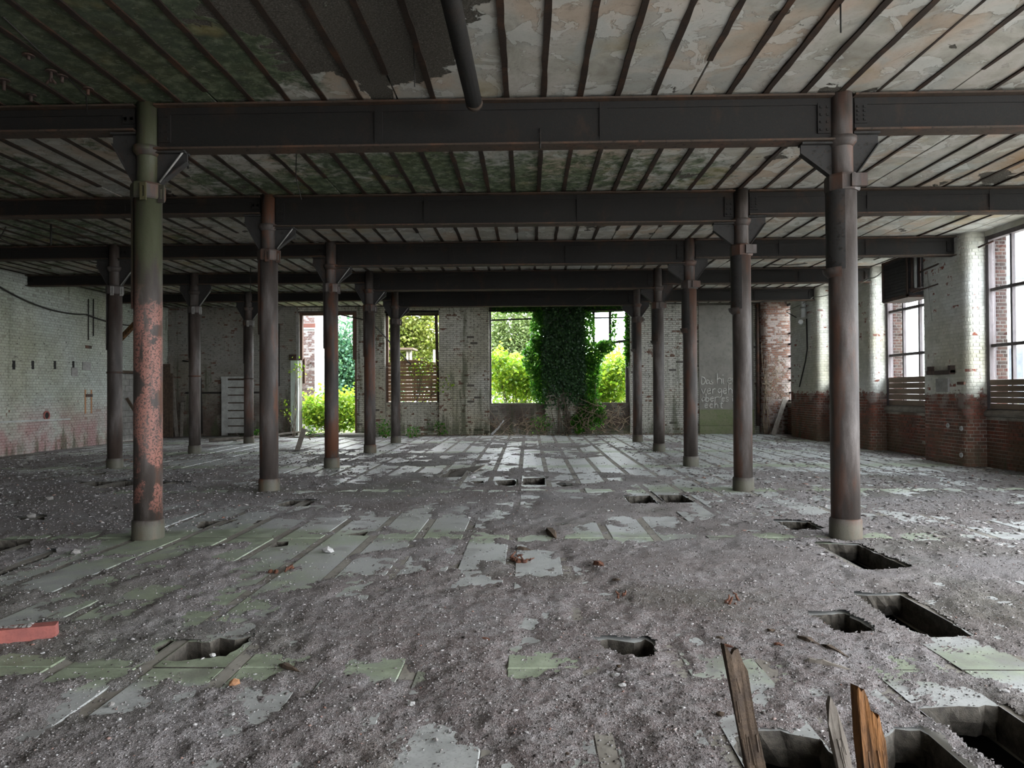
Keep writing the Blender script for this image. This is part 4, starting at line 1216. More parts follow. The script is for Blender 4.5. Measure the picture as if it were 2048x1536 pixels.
MB().prism([(-8.4, Yb - 1.1, 0), (-5.6, Yb - 1.05, 0), (-5.6, Yb + .1, 0), (-8.4, Yb + .3, 0)], (0, 0, .10)).build('threshold_slab', MT['concrete'], w)
# ================================================================== steel columns
ORD = ['nearest', 'second', 'third', 'fourth', 'farthest']
def column(x, y, m, label, group, side, zr, zl):
    c = empty('steel_column', (x, y, 0))
    tag(c, label, 'column', group, 'thing')
    R = 0.152
    MB().lathe([(0.172, -0.05), (0.172, 0.02), (0.170, 0.20), (0.164, 0.215), (R, 0.222)], 28).build('base_sleeve', m, c)
    MB().lathe([(R, 0.20), (R, 1.2), (R - .001, 2.4), (R - .002, 3.86)], 28).build('shaft', m, c)
    MB().lathe([(0.117, 3.90), (0.117, CEIL)], 24).build('upper_shaft', m, c)
    MB().lathe([(0.175, 3.86), (0.185, 3.88), (0.185, 4.02), (0.172, 4.045), (0.12, 4.06)], 8, a0=math.pi / 8, a1=2 * math.pi + math.pi / 8, smooth=False).build('collar', m, c)
    MB().lathe([(0.118, 4.36), (0.128, 4.38), (0.158, 4.42), (0.160, 4.47), (0.118, 4.48)], 24).build('bell_ring', m, c)
    # gusset plates: right edge ends under the beam on that side
    for s, zt, wd in ((-1, zl, 0.46 if side == 'R' else 0.40), (1, zr, 0.40 if side == 'R' else 0.46)):
        zt -= 0.006
        g = MB().prism([(s * 0.10, -.012, 4.05), (s * 0.145, -.012, 4.05), (s * wd, -.012, zt - .12), (s * wd, -.012, zt), (s * 0.10, -.012, zt)], (0, .024, 0))
        g.box(*(sorted((s * 0.11, s * wd))), -.07, .07, zt - .022, zt)
        a, b = Vector((s * 0.145, 0, 4.05)), Vector((s * wd, 0, zt - .12))
        g.beam(a, b, 0.012, 0.09, (0, 1, 0))
        o = g.build('gusset', MT['gusset'], c)
    if side == 'R':
        MB().lathe([(0.172, 2.98), (0.176, 3.0), (0.176, 3.86)], 12, cap=False, a0=math.pi * 0.72, a1=math.pi * 1.42).build('cover_shell', MT['gusset'], c)
        MB().lathe([(0.150, 2.90), (0.20, 2.95), (0.215, 3.0), (0.19, 3.005), (0.15, 2.99)], 8, cap=False, a0=math.pi * 0.8, a1=math.pi * 1.35).build('drip_cup', m, c)
        MB().box(0.02, 0.19, -.205, -.15, 3.88, 4.02).build('lug_plate', m, c)
    else:
        MB().lathe([(0.170, 2.62), (0.174, 2.65), (0.174, 3.86)], 10, cap=False, a0=math.pi * 0.82, a1=math.pi * 1.32).build('cover_shell', m, c)
        for (lx, ly) in ((0.05, -.185), (0.19, -.06)):
            l = MB()
            l.box(lx - .035, lx + .035, ly - .02, ly, 3.82, 3.86); l.box(lx - .035, lx + .035, ly - .02, ly, 3.98, 4.02)
            l.box(lx - .035, lx - .012, ly - .02, ly, 3.86, 3.98); l.box(lx + .012, lx + .035, ly - .02, ly, 3.86, 3.98)
            l.build('slotted_lug', MT['greypaint'] if side == 'LL' else m, c)
        MB().tube([(0.16, -.05, 4.06), (0.46, -.05, 4.44)], 0.011, 6).build('tie_rod', MT['greypaint'], c)
    if side == 'LL':
        MB().lathe([(0.154, 2.10), (0.164, 2.10), (0.164, 2.14), (0.154, 2.14)], 24, cap=False).build('clamp_band', MT['iron'], c)
    return c
ZC, ZR_, ZL_ = 4.42, 4.53, 4.64
look_r = ['grey-brown round steel column beside a long hole in the floor, nearest of the window-side row',
          'round steel column second of the window-side row, pale rust streaks',
          'round steel column third of the window-side row, left of the chalk writing',
          'round steel column fourth of the window-side row, before the speckled whitewashed wall',
          'slim reddish steel column farthest of the window-side row, beside the overgrown opening']
look_l = ['thick column with large pink peeling patches and green top, nearest of the middle row',
          'rust-orange streaked steel column second of the middle row',
          'steel column third of the middle row, in front of the open doorway',
          'grey steel column fourth of the middle row, before the pier beside the doorway',
          'reddish steel column farthest of the middle row, before the slatted opening']
for i, y in enumerate(ROWS):
    column(XR, y, MT['col_r'], look_r[i], 'window-side row of columns', 'R', ZR_, ZC)
    column(XL, y, MT['col_l' if i == 0 else 'col_m'], look_l[i], 'middle row of columns', 'L', ZC, ZL_)
look_ll = ['dark blue-grey column with a clamp band, beside the limewashed wall, nearest of its row', 'dark slim column before the sooty brick wall, between leaning planks', 'slim column before the white slatted frame against the sooty wall']
for i, y in enumerate(ROWS[2:]):
    column(XLL, y, MT['col_d' if i < 2 else 'col_r'], look_ll[i], 'row of columns by the sooty wall', 'LL', ZL_, ZL_)

# ================================================================== girders
def girder(x0, x1, y, zb, label, group):
    g = empty('steel_girder', ((x0 + x1) / 2, y, zb))
    tag(g, label, 'girder', group, 'thing')
    a, b = x0 - g.location.x, x1 - g.location.x
    zt = CEIL - 0.028 - zb
    MB().box(a, b, -.011, .011, .02, zt - .02).build('web', MT['girder'], g)
    MB().box(a, b, -.11, .11, 0.0, .022).build('bottom_flange', MT['girder_rust'], g)
    MB().box(a, b, -.11, .11, zt - .022, zt).build('top_flange', MT['girder_rust'], g)
    mb = MB()
    for z in (.022, zt - .10):
        mb.box(a + .02, b - .02, -.026, -.011, z, z + .075)
    mb.build('angle_iron', MT['girder'], g)
    n = max(1, int((x1 - x0) / 2.6))
    for k in range(1, n + 1):
        xx = a + (b - a) * k / (n + 1)
        MB().box(xx - .045, xx + .045, -.032, -.012, .03, zt - .03).build('stiffener', MT['girder'], g)
    for xx in (a + .09, b - .09):
        p = MB().box(xx - .07, xx + .07, -.034, -.012, .10, zt - .08)
        for i in range(4):
            for dx in (-.035, .035):
                zc = .14 + (zt - .27) * i / 3
                p.box(xx + dx - .012, xx + dx + .012, -.046, -.034, zc - .012, zc + .012)
        p.build('bolted_plate', MT['girder'], g)
    return g
for i, y in enumerate(ROWS):
    girder(XL + .115, XR - .115, y, ZC, 'deep dark girder over the middle bay, %s from the camera' % ORD[i].replace('nearest', 'nearest of five, first'), 'girders over the middle bay')
    xe = PIL_R + (0.02 if i >= 1 else 0.02)
    girder(XR + .115, PIL_R - .01 if i in (2,) else WALL_R - .05 if i in (0, 1) else PIL_R - .01, y, ZR_, 'brown girder running to the window wall, %s of five from the camera' % ORD[i], 'girders to the window wall')
    if i >= 2:
        girder(XLL + .115, XL - .115, y, ZL_, 'shallow black girder between the two dark column rows, %s of five' % ORD[i], 'girders between the darker columns')
        girder(WALL_L + .0, XLL - .115, y, ZL_, 'shallow black girder meeting the limewashed brick wall, %s of five' % ORD[i], 'girders to the limewashed wall')
    else:
        girder(WALL_L + .0, XL - .115, y, ZL_, 'black girder from pink-patched row into the dark corner, %s of five' % ORD[i], 'girders into the dark side')

# ================================================================== ceiling fixtures
mb = MB()
p0, p1 = Vector((-0.55, 7.35, 4.66)), Vector((-0.62, 5.3, 4.84))
mb.tube([p0, p0.lerp(p1, .5), p1, p1 + (p1 - p0) * .6], 0.085, 14)
o = empty('hanging_pipe', p1)
tag(o, 'thick dark rusted pipe slung under the ceiling joists, open end showing', 'pipe')
c = mb.build('pipe_body', MT['girder'], o); c.matrix_parent_inverse = Matrix.Translation(-p1)
c = MB().tube([p0 + Vector((0, .03, 0)), p0 + Vector((0, -.05, 0))], 0.09, 14).build('end_ring', MT['girder_rust'], o); c.matrix_parent_inverse = Matrix.Translation(-p1)

hooks = [(57, 108, 8), (102, 140, 22), (124, 150, 12), (8, 158, 20), (62, 188, 12), (176, 175, 12)]
for i, (px, py, s) in enumerate(hooks):
    t = fl(px, py, CEIL)
    L = s / 1420 * t.y
    mb = MB().lathe([(0.055, -.012), (0.055, 0.004)], 10, c=(t.x, t.y, CEIL - .01))
    mb.tube([(t.x, t.y, CEIL - .01), (t.x, t.y, CEIL - .02 - L)], 0.018, 6)
    if i == 1:
        mb.tube([(t.x, t.y, CEIL - .02 - L * .6), (t.x - .05, t.y, CEIL - .03 - L)], 0.014, 6)
        mb.tube([(t.x, t.y, CEIL - .02 - L * .6), (t.x + .05, t.y, CEIL - .03 - L)], 0.014, 6)
    o = mb.build('ceiling_hook', MT['iron'])
    tag(o, ['short rusty stub left of and above the forked hook', 'forked rusty hook under the dark ceiling corner', 'rusty stub just right of the forked ceiling hook', 'thick rusty stub at the very edge of the dark ceiling', 'small rusty stub close above the black girder, below the hook', 'rusty stub beside the thin wire on the dark ceiling'][i], 'hook', 'ceiling fixing stubs')
def wire(pts, r, label, m='wire', name='hanging_wire', cat='wire', group=None, n=6):
    o = MB().tube(pts, r, n).build(name, MT[m])
    return tag(o, label, cat, group)
def sag(a, b, s, n=14):
    a, b = Vector(a), Vector(b)
    return [a.lerp(b, t / n) - Vector((0, 0, s * 4 * (t / n) * (1 - t / n))) for t in range(n + 1)]
a = fl(190, 10, CEIL); wire([(-4.6, 6.1, CEIL), (-4.9, 7.75, 4.97), (-4.95, 7.85, 4.80)], 0.008, 'thin wire along the dark ceiling to the nearest girder')
t = fl(828, 95, CEIL); wire([(t.x, t.y, CEIL), (t.x + .005, t.y, CEIL - .38)], 0.006, 'short thin rod hanging from the peeling ceiling left of the pipe')
t = fl(1681, 5, CEIL); wire([(t.x, t.y, CEIL), (t.x, t.y, CEIL - .26)], 0.008, 'short rod hanging from the pale ceiling above the brown girder')
p = aty(593, 290, 9.6); wire([(p.x, p.y, CEIL), (p.x - .01, p.y, 4.6), (p.x + .05, p.y + .05, 4.3)], 0.006, 'thin wire dangling in the bay behind the nearest girder')
p = aty(1080, 275, 8.0); wire([(p.x, 8.0, 4.62), (p.x, 7.91, 4.42), (p.x, 7.91, 4.36)], 0.009, 'rod stub fixed to the middle of the nearest girder')
p = aty(501, 560, 18.6); wire([(p.x, 18.6, CEIL), (p.x, 18.6, 4.25), (p.x + .03, 18.6, 4.18)], 0.012, 'hook wire hanging beside the rust-orange column')
p = aty(376, 310, 10.0); wire([(p.x, 10.0, CEIL), (p.x, 10.0, 4.86)], 0.014, 'rusty peg under the ceiling right of the pink column head')
p = aty(102, 450, 13.6); wire([(p.x, 13.6, CEIL), (p.x, 13.6, 4.55)], 0.02, 'dark peg hanging at the far dark ceiling edge')
p = aty(12, 460, 13.8); wire([(p.x, 13.8, CEIL), (p.x - .12, 13.8, 4.75), (p.x + .1, 13.8, 4.62)], 0.012, 'bent cable loop at the dark ceiling edge')
wire([aty(1150, 612, 19.3), aty(1280, 540, 19.4) , aty(1282, 585, 19.4)], 0.008, 'loose cable drooping along the fourth girder')
a = atx(2000, 488, 9.55); b = Vector((9.0, 16.9, 4.36))
o = MB().tube([(9.62, 14.85, 4.70), (9.15, 16.6, 4.40), (9.13, 16.75, 4.37)], 0.022, 8).build('iron_bar', MT['iron'])
tag(o, 'dark iron bar crossing the whitewashed pier below the ceiling', 'bar')
wire([atx(1855, 545, 9.22), atx(1858, 590, 9.21), atx(1864, 642, 9.2)], 0.008, 'pale green cable end hanging on the whitewashed pier', 'palewire')
pts = [Vector((9.1, 25.2, 4.45)), Vector((9.12, 22.9, 4.62)), Vector((9.05, 20.9, 4.52)), Vector((9.0, 18.9, 4.58)), Vector((9.0, 18.25, 4.64))]
wire([q for a, b in zip(pts, pts[1:]) for q in sag(a, b, .05, 6)], 0.014, 'pale cable strung along the window piers', 'palewire', 'strung_cable', 'cable')

# ================================================================== things on the window side
# ventilation box in the window head
vb = empty('ventilation_box', (9.3, 17.55, 3.85)); tag(vb, 'black louvred ventilation box hanging in the window head', 'vent box')
def vpart(mb, name, m):
    o = mb.build(name, m, vb); o.matrix_parent_inverse = Matrix.Translation(-vb.location); return o
x0, x1, y0, y1, z0, z1 = 8.97, 9.62, 17.0, 18.2, 3.85, 4.84
m_ = MB(); m_.box(x0 + .03, x1, y0, y1, z0 + .03, z1); vpart(m_, 'casing', MT['black'])
m_ = MB(); m_.box(x0, x0 + .05, y0, y0 + .06, z0, z1); m_.box(x0, x0 + .05, y1 - .06, y1, z0, z1); m_.box(x0, x0 + .05, y0, y1, z0, z0 + .05); m_.box(x0, x0 + .05, y0, y1, z1 - .05, z1); ff_ = vpart(m_, 'face_frame', MT['iron'])
for k in range(11):
    z = z0 + .08 + k * .08
    MB().beam((x0 + .03, y0 + .06, z), (x0 + .03, y1 - .06, z), .012, .07, (0.5, 0, 1)).build('louvre', MT['black'], ff_)
vpart(MB().box(x0 + .02, x1, y0, y1, z0 - .02, z0 + .03), 'bottom_tray', MT['iron'])
for xx, r in ((9.06, .03), (9.14, .035), (9.24, .03)):
    vpart(MB().tube([(xx, 16.95, 4.86), (xx, 16.95, 3.95)], r, 8), 'duct_pipe', MT['whitewood'] if r > .03 else MT['iron'])
vpart(MB().tube([(9.0, 16.94, 3.98), (9.3, 16.94, 4.02)], .045, 8), 'valve_body', MT['iron'])
vpart(MB().tube([(9.05, 16.9, 3.92), (9.25, 16.2, 4.02)], .016, 6), 'lever', MT['iron'])
# iron ledge and plates on the pier
q0 = atx(1864, 748, PIL_R); q1 = atx(1911, 748, PIL_R)
ir = MB().box(9.12, 9.25, q1.y, q0.y, 1.97, 2.06); ir.box(9.14, 9.25, q0.y - .10, q0.y, 2.0, 2.16); ir.box(9.14, 9.25, q1.y, q1.y + .1, 2.0, 2.16)
tag(ir.build('iron_ledge', MT['iron']), 'rusty iron bracket ledge on the whitewashed pier', 'bracket')
q0 = atx(1876, 775, PIL_R); q1 = atx(1900, 775, PIL_R)
ir = MB().box(9.20, 9.25, q1.y, q0.y, 1.58, 1.88)
tag(ir.build('wall_plate', MT['greypaint']), 'grey square plate screwed below the iron ledge on the pier', 'plate')
q0 = atx(1917, 771, PIL_R); q1 = atx(1931, 771, PIL_R)
tag(MB().box(9.215, 9.25, q1.y, q0.y, 1.74, 1.80).build('iron_tag', MT['iron']), 'small dark iron strip right of the grey plate on the pier', 'strip')
for i_, (px, py) in enumerate(((1897, 851), (1924, 857), (1924, 910))):
    q = atx(px, py, PIL_R)
    o = MB().lathe([(0.022, 0), (0.055, .004), (0.05, .022), (0.02, .02), (0.012, .008)], 14, cap=False).build('fixing_rosette', MT['fragment'])
    o.location = (9.243, q.y, q.z); o.rotation_euler = (0, -math.pi / 2, 0)
    tag(o, ['round white rosette alone in the middle of the red brick pier', 'upper of two white rosettes by the red pier corner', 'lowest white rosette near the foot of the red brick pier'][i_], 'fixing', 'rosettes on the red brick pier')
# white waste pipe on the far pier
wp = empty('waste_pipe', (9.15, 24.2, 3.5)); tag(wp, 'white plastic pipe with elbow on the far whitewashed pier', 'pipe')
def wpart(mb, name, m):
    o = mb.build(name, m, wp); o.matrix_parent_inverse = Matrix.Translation(-wp.location); return o
q = atx(1606, 590, 9.14)
yy0 = q.y
wpart(MB().tube([(9.14, yy0, 4.95), (9.14, yy0, 4.05)], .07, 14), 'down_pipe', MT['pvc'])
for z in (4.35, 4.6): wpart(MB().tube([(9.14, yy0, z), (9.14, yy0, z + .05)], .085, 14), 'socket_ring', MT['greypaint'])
wpart(MB().tube([(9.14, yy0 + .25, 3.84), (9.05, yy0 - .05, 3.88), (9.0, yy0 - .45, 3.9)][:2] + [(8.98, yy0 - .2, 3.89)], .075, 14), 'elbow_pipe', MT['pvc'])
wire([(9.21, yy0 - .1, 4.0), (9.22, yy0 - .1, 3.0), (9.2, yy0, 2.6), (9.18, yy0 + .5, 1.75)], 0.022, 'dark conduit dropping down the far whitewashed pier', 'wire', 'wall_conduit', 'conduit')
wire([(9.1, yy0 + .5, 4.1), (9.0, yy0 + 1.1, 4.35)], 0.015, 'stub of wire sticking out by the white plastic pipe', 'wire')
# rain pipe in the far corner
pb = aty(1519, 700, WALL_B - .1)
wire([(8.62, 26.9, 4.9), (8.62, 26.9, 0.3)], 0.06, 'brown drain pipe standing in the far brick corner', 'iron', 'drain_pipe', 'pipe', n=12)
# dead vines in that corner
rg = random.Random(12)
def vine(mb, a, b, r, wob, rg, n=9):
    a, b = Vector(a), Vector(b); pts = []
    off = Vector((0, 0, 0))
    for k in range(n + 1):
        off += Vector((rg.uniform(-wob, wob), rg.uniform(-wob, wob) * .5, rg.uniform(-wob, wob)))
        pts.append(a.lerp(b, k / n) + off * math.sin(math.pi * min(1, k / n + .15)))
    mb.tube(pts, [r * (1 - .6 * k / n) for k in range(n + 1)], 5)
dv = empty('dead_creeper', (9.0, 26.5, 0)); tag(dv, 'dry leafless creeper hanging in the far window corner', 'creeper')
mb = MB()
for k in range(34):
    s = Vector((rg.uniform(8.75, 9.6), rg.uniform(26.35, 26.62), rg.uniform(1.3, 2.9)))
    vine(mb, s, s + Vector((rg.uniform(-.35, .35), rg.uniform(-.25, .1), rg.uniform(-1.1, .3))), .010, .12, rg)
for k in range(5): vine(mb, (8.7 + .05 * k, 26.5, 0.02), (8.68 + .1 * k, 26.62, rg.uniform(2.2, 3.9)), .016, .06, rg, 14)
o = mb.build('stems', MT['twig'], dv); o.matrix_parent_inverse = Matrix.Translation(-dv.location)
a, b = fl(1553, 872), aty(1578, 800, 26.0)
tag(MB().beam((a.x, 26.0, 0.02), (a.x + .55, 26.3, 1.3), .16, .03, (0, 1, 0)).build('leaning_plank', MT['greywood']), 'grey plank leaning in the far brick corner below the window', 'plank')

# ================================================================== things on the dark side
wire([Vector((WALL_L + .06, 17.3, 4.53))] + sag((WALL_L + .06, 18.0, 4.55), (WALL_L + .06, 21.9, 4.14), .22, 12) + sag((WALL_L + .06, 21.9, 4.14), (WALL_L + .06, 26.3, 4.28), .2, 8), 0.024, 'black cable sagging along the limewashed wall', 'wire', 'sagging_cable', 'cable')
for px, r in ((177, .018), (187, .018)):
    a = atx(px, 598, WALL_L + .03); b = atx(px, 680 if px < 180 else 672, WALL_L + .03)
    wire([a, b], r, 'thin vertical conduit on the limewashed wall, %s of a pair' % ('longer' if px < 180 else 'shorter'), 'wire', 'wall_conduit', 'conduit')
a = atx(92, 831, WALL_L)
o = MB().lathe([(0.13, 0), (0.13, .03), (0.10, .035), (0.095, -.0)], 20, cap=False).build('flue_ring', MT['redpaint'])
o.location = (WALL_L + .004, a.y, a.z); o.rotation_euler = (0, math.pi / 2, 0)
tag(o, 'round black flue opening with reddish rim on the limewashed wall', 'flue')
c = MB().lathe([(0.0005, .012), (0.098, .012)], 20, cap=False).build('flue_bore', MT['void'], o)
a = atx(0, 844, WALL_L); b = atx(138, 838, WALL_L)
tag(MB().beam((WALL_L + .02, a.y - .2, a.z), (WALL_L + .02, b.y, b.z), .05, .05).build('wall_batten', MT['whitewood']), 'long pale batten running along the lower limewashed wall', 'batten')
a = atx(0, 780, WALL_L)
for (px, py, w, h, m, lab) in ((176, 694, .30, .09, 'iron', 'upper small rusty plate on the limewashed wall below the conduits'), (177, 791, .34, .09, 'iron', 'lower rusty plate with orange runs on the limewashed wall'), (172, 732, .40, .25, 'greypaint', 'grey square patch plate on the limewashed wall'), (148, 744, .28, .26, 'greypaint', 'round-cornered grey patch on the limewashed wall left of the square one')):
    q = atx(px, py, WALL_L)
    tag(MB().box(WALL_L + .003, WALL_L + .03, q.y - w / 2, q.y + w / 2, q.z - h / 2, q.z + h / 2).build('wall_plate', MT[m]), lab, 'plate')
for px, wd in ((170, 'thinner'), (182, 'farther')):
    q = atx(px, 808, WALL_L)
    tag(MB().box(WALL_L + .008, WALL_L + .016, q.y - .035, q.y + .035, q.z - .3, q.z + .45).build('rust_run', MT['orange']), '%s of two orange rust runs beside the lower wall plate' % {'thinner': 'nearer', 'farther': 'farther'}[wd], 'stain', 'orange rust runs')
for k, px in enumerate((27, 65, 109, 146)):
    q = atx(px, 730, WALL_L)
    tag(MB().box(WALL_L + .0, WALL_L + .014, q.y - .05, q.y + .05, q.z - .12, q.z + .12).build('wall_socket', MT['void']), '%s dark narrow slot from the frame edge on the limewashed wall' % ['first', 'second', 'third', 'fourth'][k], 'slot', 'slots along the limewashed wall')
a = atx(236, 683, WALL_L + .03); b = aty(266, 652, a.y - .6)
br = MB().beam(a, b + (b - a) * .6, .10, .16); br.beam(a + Vector((0, -.06, .04)), b + (b - a) * .6 + Vector((0, -.06, .04)), .05, .03)
tag(br.build('iron_strut', MT['rotwood']), 'rusty slanting iron strut behind the pink column', 'strut')
# leaning planks and dark door leaf in the corner
tag(MB().beam((-13.2, 24.6, 0.03), (WALL_L + .08, 24.1, 1.5), .09, .05, (0, 1, 0)).build('leaning_plank', MT['darkwood']), 'dark plank leaning on the blocked-up doorway', 'plank')
dl = MB().box(-13.75, -13.4, 26.2, 26.26, 0.02, 2.75); dl.box(-13.4, -13.3, 26.18, 26.28, 0.02, 2.4)
tag(dl.build('door_leaf', MT['darkwood']), 'black door leaf standing in the far dark corner', 'door leaf')
a = fl(371, 872); tag(MB().beam((a.x, 26.5, 0.02), (a.x - .5, 26.95, 3.1), .12, .05, (0, 1, 0)).build('leaning_plank', MT['greywood']), 'long thin grey plank leaning on the sooty wall in the corner', 'plank')
tag(MB().beam((-13.05, 26.4, 0.02), (-13.25, 26.85, 1.3), .09, .04, (0, 1, 0)).build('leaning_plank', MT['greywood']), 'short plank leaning at the foot of the black door leaf', 'plank')
tag(MB().box(-13.2, -9.6, WALL_B - .05, WALL_B - .012, 1.63, 1.70).build('wall_rail', MT['wire']), 'dark horizontal rail on the sooty brick wall', 'rail')
wire([(-13.3, WALL_B - .04, 2.9), (-12.9, WALL_B - .04, 2.85), (-12.6, WALL_B - .04, 2.2), (-12.55, WALL_B - .04, .1)], .03, 'dark bent conduit on the sooty brick wall', 'wire', 'wall_conduit', 'conduit')
a = aty(558, 660, WALL_B - .03); wire([(a.x, WALL_B - .03, 4.3), (a.x, WALL_B - .03, 1.9)], .02, 'thin conduit on the sooty wall beside the doorway', 'wire', 'wall_conduit', 'conduit')
# white slatted frame
a = aty(445, 757, 26.95); b = aty(492, 868, 26.95)
sf = empty('slatted_frame', (a.x, 26.9, 0)); tag(sf, 'white painted slatted wooden frame standing against the sooty wall', 'frame')
def spart(mb, name, m):
    o = mb.build(name, m, sf); o.matrix_parent_inverse = Matrix.Translation(-sf.location); return o
spart(MB().box(a.x, a.x + .22, 26.85, 26.93, 0.03, a.z), 'stile', MT['whitewood'])
spart(MB().box(b.x, b.x + .16, 26.85, 26.93, 0.03, a.z), 'stile', MT['whitewood'])
spart(MB().box(a.x - .02, b.x + .18, 26.84, 26.94, a.z, a.z + .07), 'top_rail', MT['whitewood'])
nz = 7
for k in range(nz):
    z0 = .12 + (a.z - .15) * k / nz
    spart(MB().box(a.x + .22, b.x, 26.87, 26.90, z0, z0 + (a.z - .15) / nz - .045), 'slat', MT['whitewood'])
spart(MB().box(a.x + .2, b.x, 26.93, 26.95, .1, a.z), 'backing', MT['darkwood'])
# ================================================================== things on the floor
# red block at the edge
p = fl(56, 1282)
rb = empty('red_block', (p.x, p.y, 0)); tag(rb, 'red painted concrete block lying on the dirt at the frame edge', 'block')
rb.rotation_euler = (0, 0, 0.42)
MB().add([(-.20, -.05, .0), (.17, -.05, .0), (.17, .05, 0), (-.20, .05, 0), (-.19, -.05, .105), (.165, -.05, .098), (.165, .05, .098), (-.19, .05, .105)],
         [(3, 2, 1, 0), (4, 5, 6, 7), (0, 1, 5, 4), (1, 2, 6, 5), (2, 3, 7, 6), (3, 0, 4, 7)]).build('painted_body', MT['redpaint'], rb)
t = MB(); rg = random.Random(3)
for k in range(16): t.rock((rg.uniform(-.17, .08), rg.uniform(-.03, .045), .103), .022, .02, .012, rg, 1)
t.build('mortar_crust', MT['stone'], rb)

def splinter_board(name, tip, foot, w, th, m, label, jag, lean=Vector((1, 0.15, 0)), seed=1, core=None):
    """broken upright board with a jagged top, from below the floor up to the tip"""
    rg = random.Random(seed)
    tip, foot = Vector(tip), Vector(foot)
    d = (tip - foot).normalized()
    s = lean - d * lean.dot(d); s.normalize()
    n_ = d.cross(s)
    L = (tip - foot).length
    r = empty(name, foot); tag(r, label, 'board')
    N = len(jag)
    vs_, fs = [], []
    for side in (-1, 1):
        for k in range(N):
            u = (k / (N - 1) - .5) * w
            for lv in (0, .35, .7, None):
                h = L * lv if lv is not None else L - jag[k]
                wob = 0 if lv in (0,) else rg.uniform(-.006, .006)
                vs_.append(s * (u * (1 - .0 if lv is None else 1.0) + wob) + n_ * (side * th / 2 + rg.uniform(-.004, .004)) + d * h)
    q = N * 4
    for k in range(N - 1):
        for j in range(3):
            a = k * 4 + j
            fs.append((a, a + 4, a + 5, a + 1)); fs.append((q + a, q + a + 1, q + a + 5, q + a + 4))
        a = k * 4 + 3
        fs.append((a, a + 4, q + a + 4, q + a)); b = k * 4; fs.append((b, q + b, q + b + 4, b + 4))
    for j in range(3):
        fs.append((j, j + 1, q + j + 1, q + j)); a = (N - 1) * 4 + j; fs.append((a, q + a, q + a + 1, a + 1))
    MB().add(vs_, fs).build('plank_body', m, r)
    sp = MB()
    for k in range(6):
        u = rg.uniform(-.45, .45) * w; l = rg.uniform(.06, .14); h = min(L * rg.uniform(.5, .8), L - max(jag) - l)
        c = s * u + d * h - n_ * (th / 2 - .001)
        sp.beam(c, c + d * l + s * rg.uniform(-.008, .008), .010, .006)
    sp.build('splinters', core or m, r)
    return r
splinter_board('broken_board', aty(1462, 1283, 3.12), aty(1560, 1790, 3.02), .082, .030, MT['darkwood'], 'long split dark board leaning out of the floor hole', [.0, .02, .05, .035, .03, .09, .13], seed=2)
splinter_board('broken_board', aty(1657, 1392, 2.95), aty(1722, 1700, 2.85), .055, .022, MT['greywood'], 'thin grey pointed board sticking up between two floor holes', [.10, .03, .0, .05, .16], seed=3)
splinter_board('broken_board', aty(1728, 1368, 2.75), aty(1768, 1750, 2.65), .092, .050, MT['rotwood'], 'thick rotten orange-brown broken timber standing in the floor hole', [.015, .0, .02, .012, .05, .095, .09, .12, .105, .16, .23], seed=4)

def floor_sliver(a, b, w, h, m, label, name='wood_splinter', cat='wood piece', seed=1, group=None):
    rg = random.Random(seed)
    a, b = fl(*a), fl(*b)
    c = (a + b) / 2
    d = (b - a); L = d.length; d.normalize(); s = Vector((-d.y, d.x, 0))
    n = 7; vs_ = []; base = 0.012
    for k in range(n + 1):
        t = k / n; prof = (0.35 + 0.65 * math.sin(math.pi * min(1, t + .18))) * (1.0 if 0 < k < n else .35)
        ww = w * prof * rg.uniform(.8, 1.15); hh = h * prof * rg.uniform(.8, 1.2)
        q = d * ((t - .5) * L)
        for (i, j) in ((-.5, 0), (-.35, 1), (.3, .85), (.5, 0)):
            vs_.append(q + s * (i * ww) + Vector((0, 0, base + j * hh - .008)))
    fs = []
    for k in range(n):
        o = k * 4
        for j in range(4): fs.append((o + j, o + (j + 1) % 4, o + 4 + (j + 1) % 4, o + 4 + j))
    fs += [(3, 2, 1, 0), (n * 4, n * 4 + 1, n * 4 + 2, n * 4 + 3)]
    o = MB().add(vs_, fs).build(name, m); o.location = c
    return tag(o, label, cat, group)
floor_sliver((1594, 1277), (1652, 1300), .07, .035, MT['darkwood'], 'dark rotten wood sliver left of the ragged floor hole', seed=1)
floor_sliver((1640, 1292), (1706, 1322), .05, .030, MT['darkwood'], 'long dark splinter lying end to end with another sliver', seed=2)
floor_sliver((1606, 1325), (1702, 1341), .06, .035, MT['greywood'], 'flat greyish splinter lying in red wood dust', seed=3)
floor_sliver((1537, 1262), (1556, 1273), .06, .025, MT['darkwood'], 'short dark wood scrap above the rotten slivers', seed=4)
floor_sliver((1548, 1291), (1578, 1300), .05, .022, MT['rustlump'], 'reddish wood scrap beside the standing split board', seed=5)
floor_sliver((1432, 1277), (1456, 1285), .05, .02, MT['darkwood'], 'dark scrap just left of the tip of the split board', seed=6)
floor_sliver((1440, 1291), (1480, 1302), .04, .018, MT['rustlump'], 'brown bark strip right of the oval floor hole', seed=7)
floor_sliver((962, 1281), (988, 1285), .06, .022, MT['rustlump'], 'small brown wood chip in the middle of the foreground', seed=8)
floor_sliver((770, 1232), (812, 1236), .025, .012, MT['darkwood'], 'thin dark twig left of the bare slab patch', seed=9)
floor_sliver((560, 1330), (600, 1345), .05, .02, MT['darkwood'], 'dark sliver lying by a joist line in the foreground', seed=10)
floor_sliver((1190, 1130), (1212, 1138), .09, .05, MT['rustlump'], 'dark brown lump of wood behind the clean slab patch', seed=11)
floor_sliver((1225, 1160), (1248, 1165), .06, .02, MT['darkwood'], 'narrow dark scrap in the middle of the dirt field', seed=12)
floor_sliver((1034, 1098), (1062, 1101), .09, .03, MT['darkwood'], 'flat dark scrap above the rust clump', seed=13)
